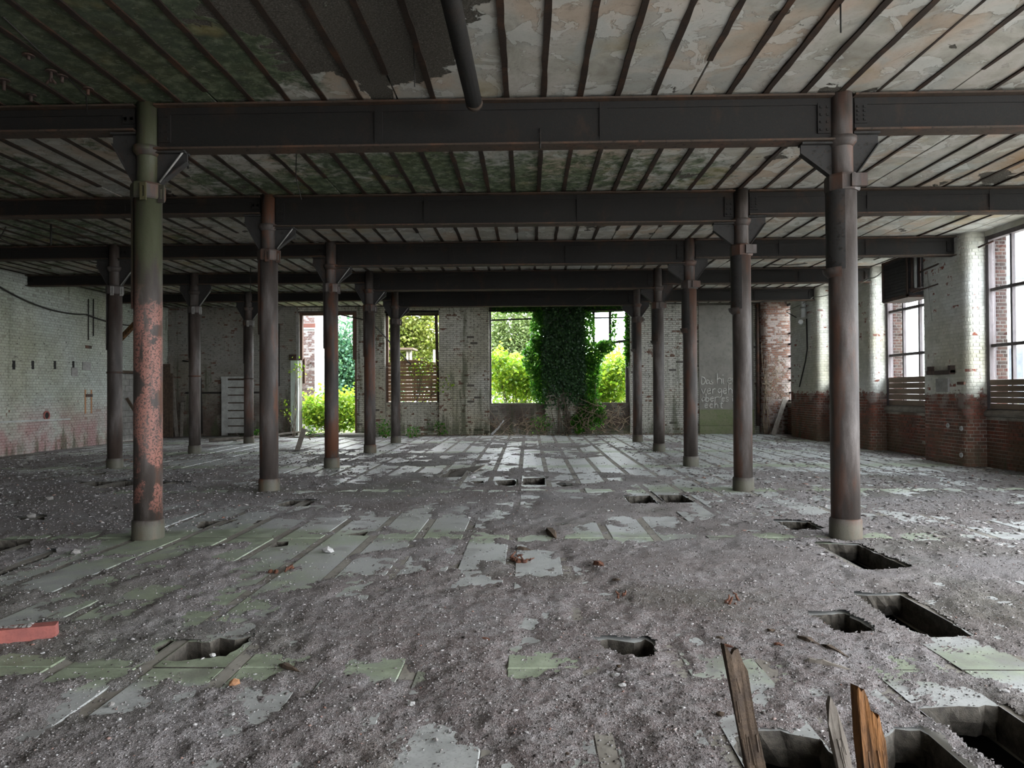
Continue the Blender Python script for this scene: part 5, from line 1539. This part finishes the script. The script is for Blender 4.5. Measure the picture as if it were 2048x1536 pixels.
floor_sliver((1098, 1062), (1112, 1078), .12, .05, MT['darkwood'], 'dark plank stub wedged in the cross joint of the floor', seed=14)
floor_sliver((205, 926), (262, 919), .12, .04, MT['rustlump'], 'long reddish lath by the dark banded column', seed=15)

def lump(px, py, s, m, label, group=None, seed=1, name='rubble_lump', cat='rubble', flat=.6):
    rg = random.Random(seed)
    p = fl(px, py); k = s * .8 / F_PX * p.y
    o = MB().rock((0, 0, k * flat * .3), k * .5, k * .42, k * .5 * flat, rg, 1).build(name, m)
    o.location = (p.x, p.y, max(0.0, float(dirt_h(np.array([p.x]), np.array([p.y]))[0])))
    return tag(o, label, cat, group)
def clump(px, py, s, m, label, n, seed, cat='debris clump'):
    rg = random.Random(seed); p = fl(px, py); k = s / F_PX * p.y
    r = empty('rust_clump', p); tag(r, label, cat)
    for i in range(n):
        mb = MB(); c = Vector((rg.uniform(-.5, .5) * k, rg.uniform(-.5, .5) * k, .01))
        if i % 2: vine(mb, c, c + Vector((rg.uniform(-.4, .4) * k, rg.uniform(-.3, .3) * k, rg.uniform(.02, .07))), .012, .012, rg, 5)
        else: mb.rock(c, k * .16, k * .12, .022, rg, 1)
        mb.build('flake', m, r)
    return r
clump(1042, 1122, 46, MT['rustlump'], 'tangled rusty clump behind the bare slab patch', 12, 1)
clump(562, 1142, 36, MT['rustlump'], 'reddish rust clump left of the long joist line', 9, 2)
clump(1462, 1208, 34, MT['rustlump'], 'flaky rust-brown clump in the open dirt field', 7, 3)
clump(1240, 1194, 20, MT['rustlump'], 'small pointed rust lump on the bare dirt', 4, 4)
lump(468, 1371, 34, MT['orange'], 'pale orange brick crumb in the left foreground', seed=1)
lump(262, 1303, 26, MT['fragment'], 'pale cement piece lying right of the ragged left hole', seed=2) if False else None
lump(425, 1313, 20, MT['fragment'], 'white plaster scrap on the rim of the ragged left hole', seed=2)
lump(222, 1412, 22, MT['stone'], 'grey stone with dark shadow on green slab', seed=3)
lump(238, 1445, 16, MT['fragment'], 'small white chip below the grey stone', seed=4)
lump(463, 1430, 22, MT['fragment'], 'white leaf-shaped plaster flake in the left foreground', seed=5, flat=.3)
lump(872, 1482, 18, MT['stone'], 'rounded grey pebble in the foreground dirt', seed=6)
lump(822, 1410, 34, MT['fragment'], 'curled white plaster flake in the foreground dirt', seed=7, flat=.3)
lump(705, 1424, 24, MT['stone'], 'pale grey lump left of the curled plaster flake', seed=8)
lump(1232, 1352, 30, MT['fragment'], 'flat pale slab chip below the oval hole', seed=9, flat=.25)
lump(1245, 1376, 26, MT['fragment'], 'second flat pale chip just below the first near the oval hole', seed=10, flat=.25)
lump(1237, 1336, 16, MT['darkwood'], 'black lump between oval hole and pale chip', seed=11)
lump(1441, 1432, 26, MT['darkwood'], 'black clinker lump left of the big foreground hole', seed=12)
lump(1135, 1511, 14, MT['darkwood'], 'small black lump at the bottom edge', seed=13)
lump(1002, 1492, 1, MT['stone'], 'tiny grey chip at the bottom edge of the dirt', seed=14) if False else None
lump(656, 1105, 34, MT['fragment'], 'white broken cement piece beside the long joist line', seed=15)
lump(1565, 955, 26, MT['fragment'], 'flat white shard on the floor near the second window-side column', seed=16, flat=.25)
lump(1995, 1092, 30, MT['fragment'], 'white shard on the green floor by the windows', seed=17, flat=.2)
lump(1690, 1135, 26, MT['fragment'], 'pale flat shard left of the long floor hole', seed=18, flat=.2)
lump(62, 1037, 30, MT['stone'], 'pale stone heap piece beside the far left trench', seed=19)
lump(98, 1002, 26, MT['stone'], 'pale stone on the gravel behind the trench', seed=20)
lump(150, 1108, 30, MT['stone'], 'pale stone in brown dirt near the pink column', seed=21)
lump(946, 957, 20, MT['fragment'], 'white crumb above the small floor hole', seed=22)
lump(2010, 1386, 24, MT['fragment'], 'white shard right of the foreground in the dirt', seed=23, flat=.3)
lump(1870, 905, 1, MT['fragment'], 'x', seed=24) if False else None
rgq = random.Random(31)
for i in range(60):
    # plaster scraps nothing tells apart, strewn over the floor
    if i < 36:
        px, py = rgq.uniform(1480, 2030), rgq.uniform(925, 1240)
    else:
        px, py = rgq.uniform(40, 1400), rgq.uniform(1000, 1500)
    pp = fl(px, py)
    if any(in_poly((pp.x, pp.y), h) for h in holes) or abs(pp.x - XR) < .3: continue
    lump(px, py, rgq.uniform(9, 14), MT['fragment'], 'small pale plaster scrap lying loose on the floor', 'loose plaster scraps on the floor', seed=100 + i, name='plaster_scrap', cat='plaster scrap', flat=.3)

# lid hanging in the hatch hole, and stick standing in a far hole
a = fl(893, 946); b = fl(941, 937)
tag(MB().beam((a.x + .02, a.y - .25, -.16), (b.x - .02, b.y + .0, 0.02), .02, .75, (0.5, 1, .2)).build('hatch_board', MT['greywood']), 'pale board tilted inside the square hatch hole', 'board')
a = fl(590, 901); tag(MB().beam((a.x, a.y, -.2), (a.x + .25, a.y + .05, 0.62), .14, .03, (0, 1, 0)).build('standing_lath', MT['greywood']), 'grey lath standing askew in the floor before the doorway', 'lath')
o = MB().lathe([(.0005, .004), (.33, .004), (.38, -.01)], 14, cap=False).build('dark_patch', MT['rim']); a = fl(590, 901); o.location = (a.x - .05, a.y, .006); o.scale = (1.2, .8, 1)
tag(o, 'dark broken patch around the standing lath', 'floor patch')

# branches and boards before the doorway
rg = random.Random(9)
def branch(p0, p1, r, label, m='greywood', wob=.05):
    mb = MB(); vine(mb, p0, p1, r, wob, rg, 10)
    tag(mb.build('fallen_branch', MT[m]), label, 'branch')
A = lambda px, py, z=0.06: fl(px, py, z)
branch(A(418, 880), A(620, 862, .25), .07, 'long thick bleached branch lying along the sooty wall')
branch(A(452, 868), A(500, 874, .12), .035, 'short bleached branch by the white slatted frame')
branch(A(560, 872), A(690, 862, .3), .03, 'thin branch lying across the doorway foot')
branch(A(620, 880), A(585, 862, .5), .02, 'thin stick rising before the pale door board', 'twig')
for i, (a, b, w) in enumerate([((520, 868), (600, 860), .2), ((470, 882), (540, 872), .14)]):
    a, b = A(*a, .05), A(*b, .07)
    tag(MB().beam(a, b, w, .035).build('loose_board', MT['greywood']), ['grey board lying flat by the doorway branches', 'narrow grey board under the bleached branch'][i], 'board')
a = A(1003, 866, .0); branch((a.x - .35, 26.7, .04), (a.x + .15, 26.85, .55), .05, 'bleached split stump leaning by the overgrown opening', 'fragment', .03)

# ================================================================== plants
def leaf_mesh(P, size, rg, nrm=None, up=0.35, aspect=0.55):
    n = len(P)
    if nrm is None:
        nrm = rg.normal(size=(n, 3)); nrm[:, 2] = np.abs(nrm[:, 2]) + up
    else:
        nrm = nrm + rg.normal(scale=0.45, size=(n, 3))
    nrm /= np.linalg.norm(nrm, axis=1, keepdims=True)
    t = rg.normal(size=(n, 3)); t[:, 2] -= 0.4
    t -= nrm * (t * nrm).sum(1, keepdims=True); t /= np.linalg.norm(t, axis=1, keepdims=True)
    b = np.cross(nrm, t)
    s = size * rg.uniform(.6, 1.25, (n, 1))
    v0 = P; v2 = P + t * s
    m1 = P + t * s * .45 + b * s * aspect + nrm * s * .12; m2 = P + t * s * .45 - b * s * aspect + nrm * s * .12
    V = np.stack([v0, m1, v2, m2], 1).reshape(-1, 3)
    F = (np.arange(n)[:, None, None] * 4 + np.array([(0, 1, 2), (0, 2, 3)])[None]).reshape(-1, 3)
    return V, F
def part_at(me, name, m, root, kind=None):
    o = obj(name, me, m, root); o.matrix_parent_inverse = Matrix.Translation(-root.location)
    if kind: o['kind'] = kind
    return o
def in_ell(n, c, r, rg, shell=0.0):
    d = rg.normal(size=(n, 3)); d /= np.linalg.norm(d, axis=1, keepdims=True)
    u = rg.rand(n, 1) ** (1 / 3.); u = shell + (1 - shell) * u
    return np.array(c) + d * u * np.array(r)
def shrub(name, root, ells, n, size, m, label, cat, stems=14, zmin=0.0, seed=1, aspect=.5, group=None, stem_mat='bark'):
    rg = np.random.RandomState(seed)
    r = empty(name, root); tag(r, label, cat, group)
    tot = sum(e[1][0] * e[1][1] * e[1][2] for e in ells)
    Ps = [in_ell(max(30, int(n * e[1][0] * e[1][1] * e[1][2] / tot)), e[0], e[1], rg, .35) for e in ells]
    P = np.concatenate(Ps); P = P[P[:, 2] > zmin]
    # gather in clusters
    k = rg.randint(0, len(P), len(P) // 3)
    idx = rg.rand(len(P)) < .6
    cl = P[k[rg.randint(0, len(k), len(P))]] + rg.normal(scale=size * 1.6, size=P.shape)
    P[idx] = cl[idx]
    P = P[P[:, 2] > zmin]
    V, F = leaf_mesh(P, size, rg, aspect=aspect)
    part_at(fast_mesh('foliage', V, F), 'foliage', MT[m], r, 'stuff')
    rs = random.Random(seed)
    mb = MB()
    for i in range(stems):
        e = ells[rs.randrange(len(ells))]
        tgt = Vector((e[0][0] + rs.uniform(-.8, .8) * e[1][0], e[0][1] + rs.uniform(-.8, .8) * e[1][1], e[0][2] + rs.uniform(-.2, .8) * e[1][2]))
        vine(mb, (root[0] + rs.uniform(-.3, .3) * ells[0][1][0], root[1] + rs.uniform(-.2, .2), zmin - .05), tgt, .016, .06, rs, 8)
    part_at(mb.mesh('stems'), 'stems', MT[stem_mat], r)
    return r
# ivy over the pier
iv = empty('ivy', (1.33, Yb, 0)); tag(iv, 'thick dark ivy covering the brick pier in the overgrown opening', 'ivy')
rg = np.random.RandomState(6)
n = 9500
x = rg.uniform(XP0 - .10, XP1 + .1, n); z = rg.uniform(.55, 4.95, n)
keep = rg.rand(n) < np.clip(0.10 + (z - 1.0) / 1.1 + 0.9 * (vnoise(x * 2.3, z * 2.1, 4) - .45) + .55 * (x - 1.3) * (z < 2.0), 0, 1)
x, z = x[keep], z[keep]
y = Yb - 0.02 - rg.rand(len(x)) ** 1.6 * .30 * np.clip(z / 2.5, .3, 1)
V1, F1 = leaf_mesh(np.stack([x, y, z], 1), .085, rg, np.tile(np.array([[0, -1., .25]]), (len(x), 1)), aspect=.5)
def side_mass(n, cx, rx, cz, rz, cy=Yb + .15, ry=.35):
    return in_ell(n, (cx, cy, cz), (rx, ry, rz), rg, .1)
S = np.concatenate([side_mass(1500, .42, .34, 4.0, .95), side_mass(1700, .25, .50, 2.9, .75), side_mass(1300, .45, .38, 1.9, .75), side_mass(900, .5, .25, 4.6, .4),
                    side_mass(1000, 2.22, .32, 4.1, .75), side_mass(1300, 2.42, .50, 3.0, .55), side_mass(1500, 2.35, .42, 2.3, .65), side_mass(800, 2.3, .4, 1.5, .4), side_mass(500, 2.95, .3, 3.35, .3),
                    side_mass(900, -.1, 1.3, 4.78, .12, Yb + .1, .12), side_mass(500, 2.8, 1.0, 4.82, .10, Yb + .1, .1),
                    side_mass(150, 3.3, .14, 4.2, .5, Yb + .2, .08), side_mass(90, 3.2, .12, 3.5, .35, Yb + .2, .06), side_mass(420, 3.78, .10, 3.6, 1.1, Yb + .2, .10),
                    side_mass(900, 2.4, .55, .75, .55, Yb - .05, .22), side_mass(260, 1.9, .3, .45, .4, Yb - .1, .1)])
V2, F2 = leaf_mesh(S, .105, rg, aspect=.5)
part_at(fast_mesh('foliage', V1, F1), 'foliage', MT['ivy'], iv, 'stuff')
part_at(fast_mesh('backlit_foliage', V2, F2), 'backlit_foliage', MT['green'], iv, 'stuff')  # edge leaves coloured brighter than the front, painting in light from behind
rs = random.Random(8); mb = MB()
for k in range(26):
    a = Vector((rs.uniform(1.0, 2.3), Yb - .04, .02)); vine(mb, a, (a.x + rs.uniform(-.5, .4), Yb - .03, rs.uniform(1.2, 4.5)), .016, .05, rs, 12)
part_at(mb.mesh('stems'), 'stems', MT['bark'], iv)
# dead twigs below
tw = empty('dead_brambles', (2.4, Yb - .2, 0)); tag(tw, 'tangle of dry bramble stems at the ivy pier foot', 'brambles')
mb = MB()
for k in range(95):
    a = Vector((rs.uniform(1.75, 3.5), Yb + rs.uniform(-.45, .12), rs.uniform(.02, 1.2)))
    vine(mb, a, a + Vector((rs.uniform(-1.1, .9), rs.uniform(-.25, .1), rs.uniform(-.7, .5) if a.z > .5 else rs.uniform(.1, .8))), rs.uniform(.008, .017), .07, rs, 8)
part_at(mb.mesh('stems'), 'stems', MT['twig'], tw)
tw = empty('dead_brambles', (-.4, Yb - .1, 0)); tag(tw, 'dry stems and roots arching below the overgrown opening', 'brambles')
mb = MB()
for k in range(48):
    a = Vector((rs.uniform(-1.4, .5), Yb + rs.uniform(-.3, .12), rs.uniform(.02, .4)))
    vine(mb, a, a + Vector((rs.uniform(-.8, .8), rs.uniform(-.15, .1), rs.uniform(.1, .9))), rs.uniform(.006, .014), .06, rs, 8)
part_at(mb.mesh('stems'), 'stems', MT['twig'], tw)
# bushes just outside
shrub('bramble_bush', (-.5, 28.6, 0), [((-.95, 28.4, 2.35), (.75, .6, .75)), ((-.2, 28.6, 1.9), (.9, .7, .55)), ((.35, 28.5, 2.3), (.55, .6, .8)), ((-1.2, 28.3, 3.0), (.4, .4, .35)), ((-.2, 29.0, 2.6), (.7, .5, .45))], 4600, .135, 'lime', 'bright lime green bush filling the opening beside the ivy pier', 'bush', 30, 0.0, 21)
shrub('bramble_bush', (3.2, 28.6, 0), [((2.7, 28.5, 1.9), (.7, .6, .6)), ((3.5, 28.6, 2.0), (.75, .6, .8)), ((3.2, 29.0, 2.7), (.6, .6, .5)), ((2.5, 28.4, 1.4), (.8, .5, .4)), ((3.9, 28.7, 2.6), (.4, .5, .6))], 4200, .135, 'lime', 'yellow-green bush behind the window frame remains', 'bush', 26, 0.0, 22)
shrub('bramble_bush', (-7.8, 28.4, 0), [((-8.5, 28.2, .95), (.65, .7, .6)), ((-7.8, 28.6, 1.0), (.75, .7, .65)), ((-7.0, 28.5, 1.0), (.6, .7, .65)), ((-7.6, 28.0, .6), (1.1, .5, .4)), ((-8.9, 28.0, .8), (.5, .4, .5))], 4800, .13, 'lime', 'yellow-green bush growing in the open doorway', 'bush', 36, 0.0, 23)
shrub('bramble_shoot', (-8.9, 26.7, 0), [((-9.25, 26.6, 1.3), (.16, .1, .22)), ((-9.1, 26.6, .85), (.16, .1, .18)), ((-8.8, 26.8, 2.6), (.12, .1, .3))], 110, .09, 'lime', 'young leafy shoot beside the pale door board', 'shoot', 7, 0.0, 24)
shrub('creeper_spray', (-4.2, 27.3, 1.3), [((-4.3, 27.25, 2.45), (.45, .1, .22)), ((-3.8, 27.25, 2.6), (.4, .1, .2)), ((-3.45, 27.1, 1.9), (.12, .08, .3)), ((-3.0, 26.95, 1.9), (.15, .05, .25))], 330, .085, 'lime', 'leafy spray hanging over the brown slats', 'creeper', 9, 1.3, 25)
for i, (x, y, h, sd, lab) in enumerate([(-5.35, 26.6, .55, 31, 'small green weed by the slatted opening pier'), (-5.2, 25.7, .35, 32, 'low weed at the foot of the farthest middle column'), (-4.15, 25.4, .42, 33, 'weed growing from the floor below the slats'), (-3.35, 26.7, .5, 34, 'weed at the corner of the whitewashed pier'), (.55, 26.8, .75, 35, 'upright weed left of the ivy pier foot'), (-7.3, 26.1, .4, 36, 'weed tuft before the door threshold'), (-8.0, 25.9, .3, 37, 'low weed left of the threshold slab'), (-9.9, 25.8, .3, 38, 'tiny weed by the bleached branch')]):
    shrub('weed', (x, y, 0), [((x, y, h * .55), (h * .5, h * .4, h * .5))], 130, .075, 'green', lab, 'weed', 6, 0.01, sd, .45, 'weeds along the back wall', 'twig')
# leaf litter along the back wall
P = np.stack([npr.uniform(-8.6, 6.5, 1600), 27.0 - np.abs(npr.normal(scale=.35, size=1600)), np.full(1600, .02)], 1)
V, F = leaf_mesh(P, .06, npr, up=1.5)
o = obj('litter', fast_mesh('litter', V, F), MT['twig']); tag(o, 'dead leaf litter gathered along the back wall', 'leaf litter', kind='stuff')

# ================================================================== outside
gr = MB()
gr.box(-60, 60, WALL_B + .5, 110, -.4, -.06); gr.box(-60, WALL_L - .5, REAR - 30, WALL_B + .5, -.4, -.06)
ground = gr.build('ground', MT['grass']); ground['kind'] = 'structure'
gy = MB(); gy.box(10.1, 70, REAR - 30, WALL_B + .5, -.4, -.06); gy.box(WALL_L - .5, 10.1, REAR - 30, REAR - .5, -.4, -.06)
yard = gy.build('yard', MT['yard']); tag(yard, 'pale added light-bouncing yard outside the window wall', 'yard', kind='structure')

def tree(x, y, h, ells, n, size, m, label, seed, trunk=.18, droop=False):
    rg = np.random.RandomState(seed); rs = random.Random(seed)
    r = empty('tree', (x, y, -.06)); tag(r, label, 'tree', None)
    mb = MB(); top = max(e[0][2] for e in ells)
    mb.tube([(x, y, -.1), (x + .1, y, top * .45), (x - .05, y, top)], [trunk, trunk * .7, trunk * .3], 8)
    for e in ells:
        vine(mb, (x, y, e[0][2] * .5), e[0], trunk * .35, .12, rs, 6)
    part_at(mb.mesh('trunk'), 'trunk', MT['bark'], r)
    tot = sum(e[1][0] * e[1][1] * e[1][2] for e in ells)
    Ps = [in_ell(max(60, int(n * e[1][0] * e[1][1] * e[1][2] / tot)), e[0], e[1], rg, .45) for e in ells]
    P = np.concatenate(Ps)
    if droop:
        k = max(1, len(P) // 14); an = P[rg.randint(0, len(P), k)]; i = rg.randint(0, k, len(P))
        tt = rg.rand(len(P)) * 2.2
        P = an[i] + np.stack([rg.normal(scale=.06, size=len(P)) + .08 * tt, rg.normal(scale=.06, size=len(P)), -tt], 1)
    else:
        c = P[rg.randint(0, len(P), len(P) // 12)]
        i = rg.randint(0, len(c), len(P)); sel = rg.rand(len(P)) < .7
        P2 = c[i] + rg.normal(scale=size * 2.2, size=P.shape); P[sel] = P2[sel]
    V, F = leaf_mesh(P, size, rg, aspect=.28 if droop else .5)
    part_at(fast_mesh('crown', V, F), 'crown', MT[m], r, 'stuff')
    return r
tree(-11.2, 42, 6, [((-11.3, 42, 2.6), (1.6, 1.5, 2.4)), ((-10.7, 42, 4.4), (1.2, 1.2, 1.6)), ((-12.2, 42.5, 3.4), (1.2, 1, 2.2)), ((-10.3, 42, 2.0), (1.4, 1.2, 1.8))], 14000, .19, 'teal', 'blue-green tree standing beyond the open doorway', 41)
tree(-14.6, 46, 10, [((-14.6, 46, 5.2), (1.5, 1.5, 4.0)), ((-13.6, 46, 3.2), (1.2, 1.2, 2.6))], 9000, .2, 'willow', 'thin tall tree beside the weathered brick tower', 42)
tree(-6.4, 37, 8, [((-6.4, 37, 5.6), (1.4, 1.2, 1.5)), ((-5.4, 37, 4.8), (1.0, 1, 1.3)), ((-7.2, 37, 4.3), (.9, 1, 1.4)), ((-6.2, 37.5, 3.6), (1.4, 1, 1.2))], 12000, .16, 'yellow', 'yellow-green tree seen above the brown slats', 43)
tree(-6.6, 52, 8, [((-7.4, 52, 3.8), (1.9, 1.5, 2.4)), ((-5.6, 52, 3.4), (1.6, 1.5, 2.6)), ((-9.6, 52, 3.6), (1.6, 1.5, 2.6))], 9000, .22, 'teal', 'distant blue-green tree behind the yellow-green one', 44)
tree(-0.9, 46, 11, [((-.9, 46, 6.8), (1.6, 1.5, 2.0)), ((.2, 46, 5.4), (1.3, 1.3, 2.2)), ((-2.2, 46, 5.2), (1.2, 1.3, 2.2)), ((-.7, 46, 4.0), (1.8, 1.4, 1.6))], 17000, .24, 'willow', 'pale weeping willow beyond the overgrown opening', 45, droop=True)
tree(4.6, 40, 5, [((4.8, 40, 2.6), (1.5, 1.2, 1.6)), ((3.6, 40, 1.8), (1.2, 1.2, 1.4)), ((5.6, 40, 1.9), (1.2, 1, 1.4))], 7000, .17, 'yellow', 'pale yellow bushy tree beyond the frame remains', 46)
tree(22.5, 43, 6, [((22.0, 43, 2.2), (2.6, 1.5, 2.0)), ((24.2, 43, 1.6), (2.2, 1.5, 1.8)), ((22.2, 43, 4.1), (.6, .6, .6)), ((19.8, 43, 1.2), (1.8, 1.2, 1.6))], 5200, .2, 'lime', 'green trees seen through the side window with the vent box', 47)
tree(30, 62, 8, [((28, 62, 3.0), (4, 2, 2.4)), ((34, 62, 2.4), (4, 2, 2.4)), ((23, 63, 2.6), (3, 2, 2.2))], 4200, .3, 'teal', 'far bluish tree belt beyond the side window', 48)
tree(15.2, 20.6, 3, [((15.25, 20.6, 1.9), (.26, .3, .55)), ((15.1, 20.6, 1.2), (.5, .4, .6)), ((16.0, 20.6, 1.4), (.5, .4, .35))], 900, .10, 'lime', 'yellow leafy shrub growing before the white house', 49, .04)
for i, (x, y, w, h, sd) in enumerate([(-17.0, 58, 3, 1.5, 61), (-9.5, 58, 3.2, 1.5, 62), (-0.8, 58, 3.6, 1.6, 63), (7.0, 58, 3.2, 1.6, 64)]):
    shrub('hedge', (x, y, 0), [((x, y, h), (w, 1.2, h))], 2600, .24, ['teal', 'yellow', 'lime', 'willow'][i], ['low bluish hedge far behind the doorway bush', 'low hedge far beyond the slatted opening', 'lime green hedge far beyond the lime bush', 'pale hedge far beyond the ivy opening'][i], 'hedge', 4, 0, sd)
# weathered brick tower outside the doorway
bt = empty('brick_tower', (-11.5, 33, 0)); tag(bt, 'pale weathered brick tower with a red string course outside the doorway', 'building')
TX, TY = -9.55, 31.5
part_at(MB().box(-14.5, TX, TY, 35, -.1, 9).mesh('wall'), 'wall', MT['mo_out'], bt)
PT = lambda u, z, d: Vector((u, TY - d, z))
mb = MB()
for b in lay(PT, [(-11.2, TX, .3, 4.45), (-11.2, TX, 4.75, 5.9)], seed=70, pr=(.006, .016), missing=.02): brick_geo(mb, PT, b[0], b[1], b[2], b[3], b[4], 1)
part_at(mb.mesh('brickwork'), 'brickwork', MT['br_tower'], bt, 'stuff')
part_at(MB().box(-14.5, TX + .04, TY - .06, TY, 4.47, 4.55).mesh('string_course'), 'string_course', MT['white_wall'], bt)
part_at(MB().box(-14.5, TX + .04, TY - .07, TY, 4.55, 4.74).mesh('string_course'), 'string_course', MT['redroof'], bt)
o = MB().tube([(TX - .25, TY - .02, 3.0), (TX - .25, TY - .12, 3.0)], .08, 10); part_at(o.mesh('anchor_plate'), 'anchor_plate', MT['iron'], bt)
# small shelter beyond the slats
sh = empty('timber_shelter', (-6.2, 33.5, 0)); tag(sh, 'open timber shelter with a plank roof beyond the slats', 'shelter')
for x in (-7.15, -5.65, -5.5, -4.4): part_at(MB().box(x - .05, x + .05, 33.0, 33.1, -.1, 3.62).mesh('post'), 'post', MT['greywood'], sh)
part_at(MB().box(-7.4, -5.35, 32.8, 34.2, 3.62, 3.71).mesh('roof_board'), 'roof_board', MT['darkwood'], sh)
part_at(MB().box(-7.5, -6.5, 33.9, 34.0, 0, 2.9).mesh('side_wall'), 'side_wall', MT['greywood'], sh)
tag(MB().beam(aty(772, 735, 27.3), aty(850, 715, 27.6), .06, .05).build('loose_rail', MT['greywood']), 'slanting grey rail above the brown slats outside', 'rail')
tag(MB().beam(aty(748, 650, 25.8), aty(832, 740, 27.5), .035, .035).build('fallen_rod', MT['wire']), 'black rod slanting across the slatted opening', 'rod')
tag(MB().beam(aty(668, 627, 26.9), aty(735, 641, 26.9), .03, .05).build('fallen_rod', MT['wire']), 'dark rod slanting in the top of the doorway', 'rod')
# white house beside the window wall
wh = empty('white_house', (20, 28, 0)); tag(wh, 'white rendered house with slate roof seen through the side window', 'house')
part_at(MB().box(17.3, 27, 26.0, 36, -.1, 5.55).mesh('wall'), 'wall', MT['white_wall'], wh)
part_at(MB().prism([(17.0, 25.6, 5.5), (27.3, 25.6, 5.5), (27.3, 31, 8.6), (17.0, 31, 8.6)], (0, .0, .16)).mesh('roof'), 'roof', MT['roof'], wh)
part_at(MB().box(17.1, 27.2, 25.55, 25.68, 5.4, 5.52).mesh('gutter'), 'gutter', MT['greypaint'], wh)
part_at(MB().tube([(18.05, 25.9, 5.4), (18.05, 25.9, 0)], .07, 10).mesh('downpipe'), 'downpipe', MT['greypaint'], wh)
for (x0, z0, w_, h_) in ((18.5, 1.0, .9, 1.3), (18.5, 3.5, .9, 1.3), (20.3, 1.0, .9, 1.3), (20.3, 3.5, .9, 1.3)):
    f = part_at(MB().box(x0 - .07, x0 + w_ + .07, 25.95, 26.0, z0 - .07, z0 + h_ + .07).mesh('window_frame'), 'window_frame', MT['whitewood'], wh)
    obj('pane', MB().box(x0, x0 + w_, 25.94, 25.96, z0, z0 + h_).mesh('pane'), MT['roof'], f)
part_at(MB().box(17.32, 17.75, 25.9, 26.0, .9, 3.1).mesh('dark_door'), 'dark_door', MT['roof'], wh)
sc = empty('wire_fence', (18, 23, 0)); tag(sc, 'wire fence with coiled top before the white house', 'fence')
mb = MB(); pts = []
for k in range(160): pts.append((15.6 + k * .03, 24.5 + .14 * math.cos(k * .9), 3.55 + .14 * math.sin(k * .9)))
part_at(MB().tube(pts, .01, 4).mesh('wire_coil'), 'wire_coil', MT['greypaint'], sc)
for x in (15.7, 17.3, 18.9, 20.4): part_at(MB().tube([(x, 24.5, -.1), (x, 24.5, 3.5)], .03, 6).mesh('post'), 'post', MT['greypaint'], sc)
part_at(MB().box(15.6, 20.4, 24.49, 24.51, 3.32, 3.4).mesh('top_rail'), 'top_rail', MT['greypaint'], sc)
